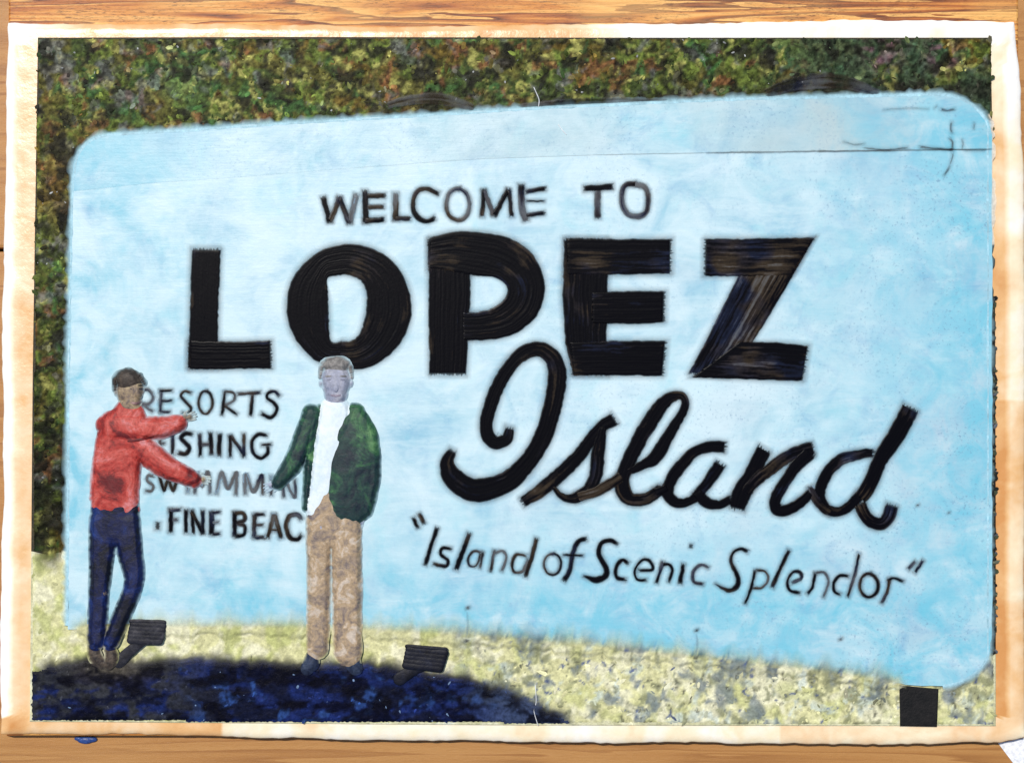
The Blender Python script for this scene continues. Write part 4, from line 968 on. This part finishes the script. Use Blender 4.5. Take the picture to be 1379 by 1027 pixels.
# wearer's left front and sleeve (right in the picture)
tube(bmJ, [(478, 556, 14), (482, 590, 15), (476, 630, 16), (469, 680, 14)], [15, 29, 34, 32], .46)
tube(bmJ, [(486, 566, 15), (498, 600, 16), (500, 645, 16), (492, 688, 15)], [13, 14, 13, 11], .8)
tube(bmJ, [(474, 546, 16), (462, 575, 20), (450, 600, 20)], [5, 6.5, 5], .7)
# narrow other front and forward sleeve
tube(bmJ, [(424, 556, 14), (418, 600, 15), (414, 650, 15), (412, 684, 13)], [11, 9, 8, 7], .8)
tube(bmJ, [(418, 556, 15), (408, 590, 17), (396, 620, 18), (374, 650, 17)], [13, 15, 15, 11], .75)
tube(bmJ, [(430, 548, 15), (424, 570, 18)], [5, 6], .8)
jk = fuse('jacket', bmJ, M['green'], pers2, 1.1, 4, 1.2, 25); tag(jk, 'dark green jacket hanging open')
bmT = bmesh.new()
tube(bmT, [(448, 684, 11), (448, 704, 11)], [36, 37], .38)
tube(bmT, [(430, 700, 11), (429, 745, 12), (429, 800, 12), (427, 872, 11)], [19, 18, 17, 16], .62)
tube(bmT, [(466, 700, 12), (466, 745, 13), (467, 800, 13), (468, 878, 12)], [22, 22, 21.5, 20], .6)
fuse('trousers', bmT, M['khaki'], pers2, 1.1, 4, 1.3, 35)
for x_, dx in ((422, -8), (472, 7)):
    bmS = bmesh.new(); tube(bmS, [(x_, 880, 6), (x_+dx*.4, 892, 7), (x_+dx, 900, 6)], [10, 12, 10], .7)
    fuse('shoe', bmS, M['shoe'], pers2, 1.0, 3, .8, 3)
bmH = bmesh.new()
ball(bmH, (452, 491, 15), 22.5, 13, 16); tube(bmH, [(433, 494, 14), (431, 508, 14)], [5, 3.5], 1.1); tube(bmH, [(471, 494, 14), (473, 508, 14)], [5, 3.5], 1.1)
fuse('hair', bmH, M['grey_hair'], pers2, 1.0, 2, 2.2, 44)
for ex in (443, 461):
    b_ = bmesh.new(); ball(b_, (ex, 511, 29.5), 3.0, 1.3, 2.2); fuse('eye', b_, M['soft_feature'], pers2, .5, 1)
    b_ = bmesh.new(); tube(b_, [(ex-4.5, 506.5, 29), (ex+4.5, 506.5, 29)], [1.1, 1.1], .9, 8); fuse('eyebrow', b_, M['grey_hair'], pers2, .5, 1)
b_ = bmesh.new(); tube(b_, [(446, 532, 27.5), (452, 533, 28), (458, 532, 27.5)], [1.2, 1.7, 1.2], .9, 8); fuse('mouth', b_, M['soft_lip'], pers2, .5, 1)

soften(pers2)
# ------------------------------------------------------------------ floodlights on the verge
def floodlight(cx, cy, w, h, ang, mat, label, foot):
    e = empty('floodlight', P(cx, cy, 0.004)); tag(e, label, 'floodlight', 'floodlights aimed at the sign')
    c, s_ = math.cos(R(ang)), math.sin(R(ang))
    def q(x_, y_, z_): return (cx+x_*c-y_*s_, cy+x_*s_+y_*c, z_)
    hw, hh = w/2, h/2
    b_ = bmesh.new()
    for k in (-.72, -.36, 0, .36, .72): tube(b_, [q(-hw*(.86+.06*k), k*hh, 4), q(0, k*hh, 5), q(hw*(.88-.10*k), k*hh, 4)], [hh*.34, hh*.34, hh*.34], 1.0)
    fuse('housing', b_, mat, e, .8, 5, .9, 6)
    b_ = bmesh.new(); tube(b_, [q(-hw*.95, -hh*.98, 5), q(0, -hh*1.02, 7), q(hw*1.0, -hh*1.05, 5)], [hh*.20, hh*.22, hh*.20], 1.0); fuse('visor', b_, mat, e, .8, 3, .6, 7)
    b_ = bmesh.new(); tube(b_, [q(-hw*.1, hh*.5, 3), ((cx+foot[0])/2, (cy+foot[1])/2+2, 1), (foot[0], foot[1], -2)], [hh*.55, hh*.5, hh*.62], .5); fuse('stem', b_, mat, e, .8, 5, 1.2, 8)
    FIGM.clear(); FIGE.clear()
floodlight(197, 852, 46, 30, 3, M['lamp'], 'grey floodlight on the verge beside the navy trouser legs', (160, 890))
floodlight(572, 887, 54, 30, 6, M['lamp_black'], 'black floodlight on the verge beside the khaki trouser legs', (538, 914))

# ------------------------------------------------------------------ small things
pp = slab('paper_scrap', densify([(1344, 1000), (1420, 985), (1480, 1090), (1378, 1045)], 15), ZT, ZT+0.0006, M['paper'], None, 0.0002)
tag(pp, 'white paper corner lying on the table past the board corner', 'paper')
blob = empty('paint_blob', P(115, 996, ZT)); tag(blob, 'small blue paint drip hanging on the lower board edge', 'paint')
bb = bmesh.new(); ball(bb, (0, 0, 0), 11, 5, 3); ball(bb, (8, -1, 0), 8, 4, 3); ball(bb, (-9, -2, 0), 6, 3, 2.5)
bmesh.ops.recalc_face_normals(bb, faces=bb.faces[:])
bb.verts.index_update()
vv = [tuple(np.array(P(115+q.co.x, 996+q.co.y, ZT+0.0009))+np.array((0, 0, q.co.z*S))) for q in bb.verts]; ff = [[q.index for q in fc.verts][::-1] for fc in bb.faces]; bb.free()
mesh('drip', vv, ff, M['blue_blob'], blob)
def strand(pts, label, z):
    p, _ = catmull(np.array(pts, float), 2.0)
    bm_ = bmesh.new(); tube(bm_, [(a, b, z) for a, b in p[::2]], [0.55]*len(p[::2]), 1.0, 6)
    bmesh.ops.recalc_face_normals(bm_, faces=bm_.faces[:]); bm_.verts.index_update()
    vv = [P(q.co.x, q.co.y, Z0+q.co.z*S) for q in bm_.verts]; ff = [[q.index for q in fc.verts][::-1] for fc in bm_.faces]; bm_.free()
    tag(mesh('brush_bristle', vv, ff, M['hair_strand']), label, 'bristle', 'stray bristles stuck in the wax')
strand([(719, 118), (723, 127), (726, 135), (725, 146)], 'thin pale bristle stuck across the hedge and sign top edge', -0.2)
strand([(752, 168), (757, 175), (764, 183)], 'short pale bristle stuck on the blank top of the sign', 0.3)
strand([(721, 922), (722, 945), (719, 956), (725, 978)], 'pale curved bristle stuck across the dark shade patch', -2.2)
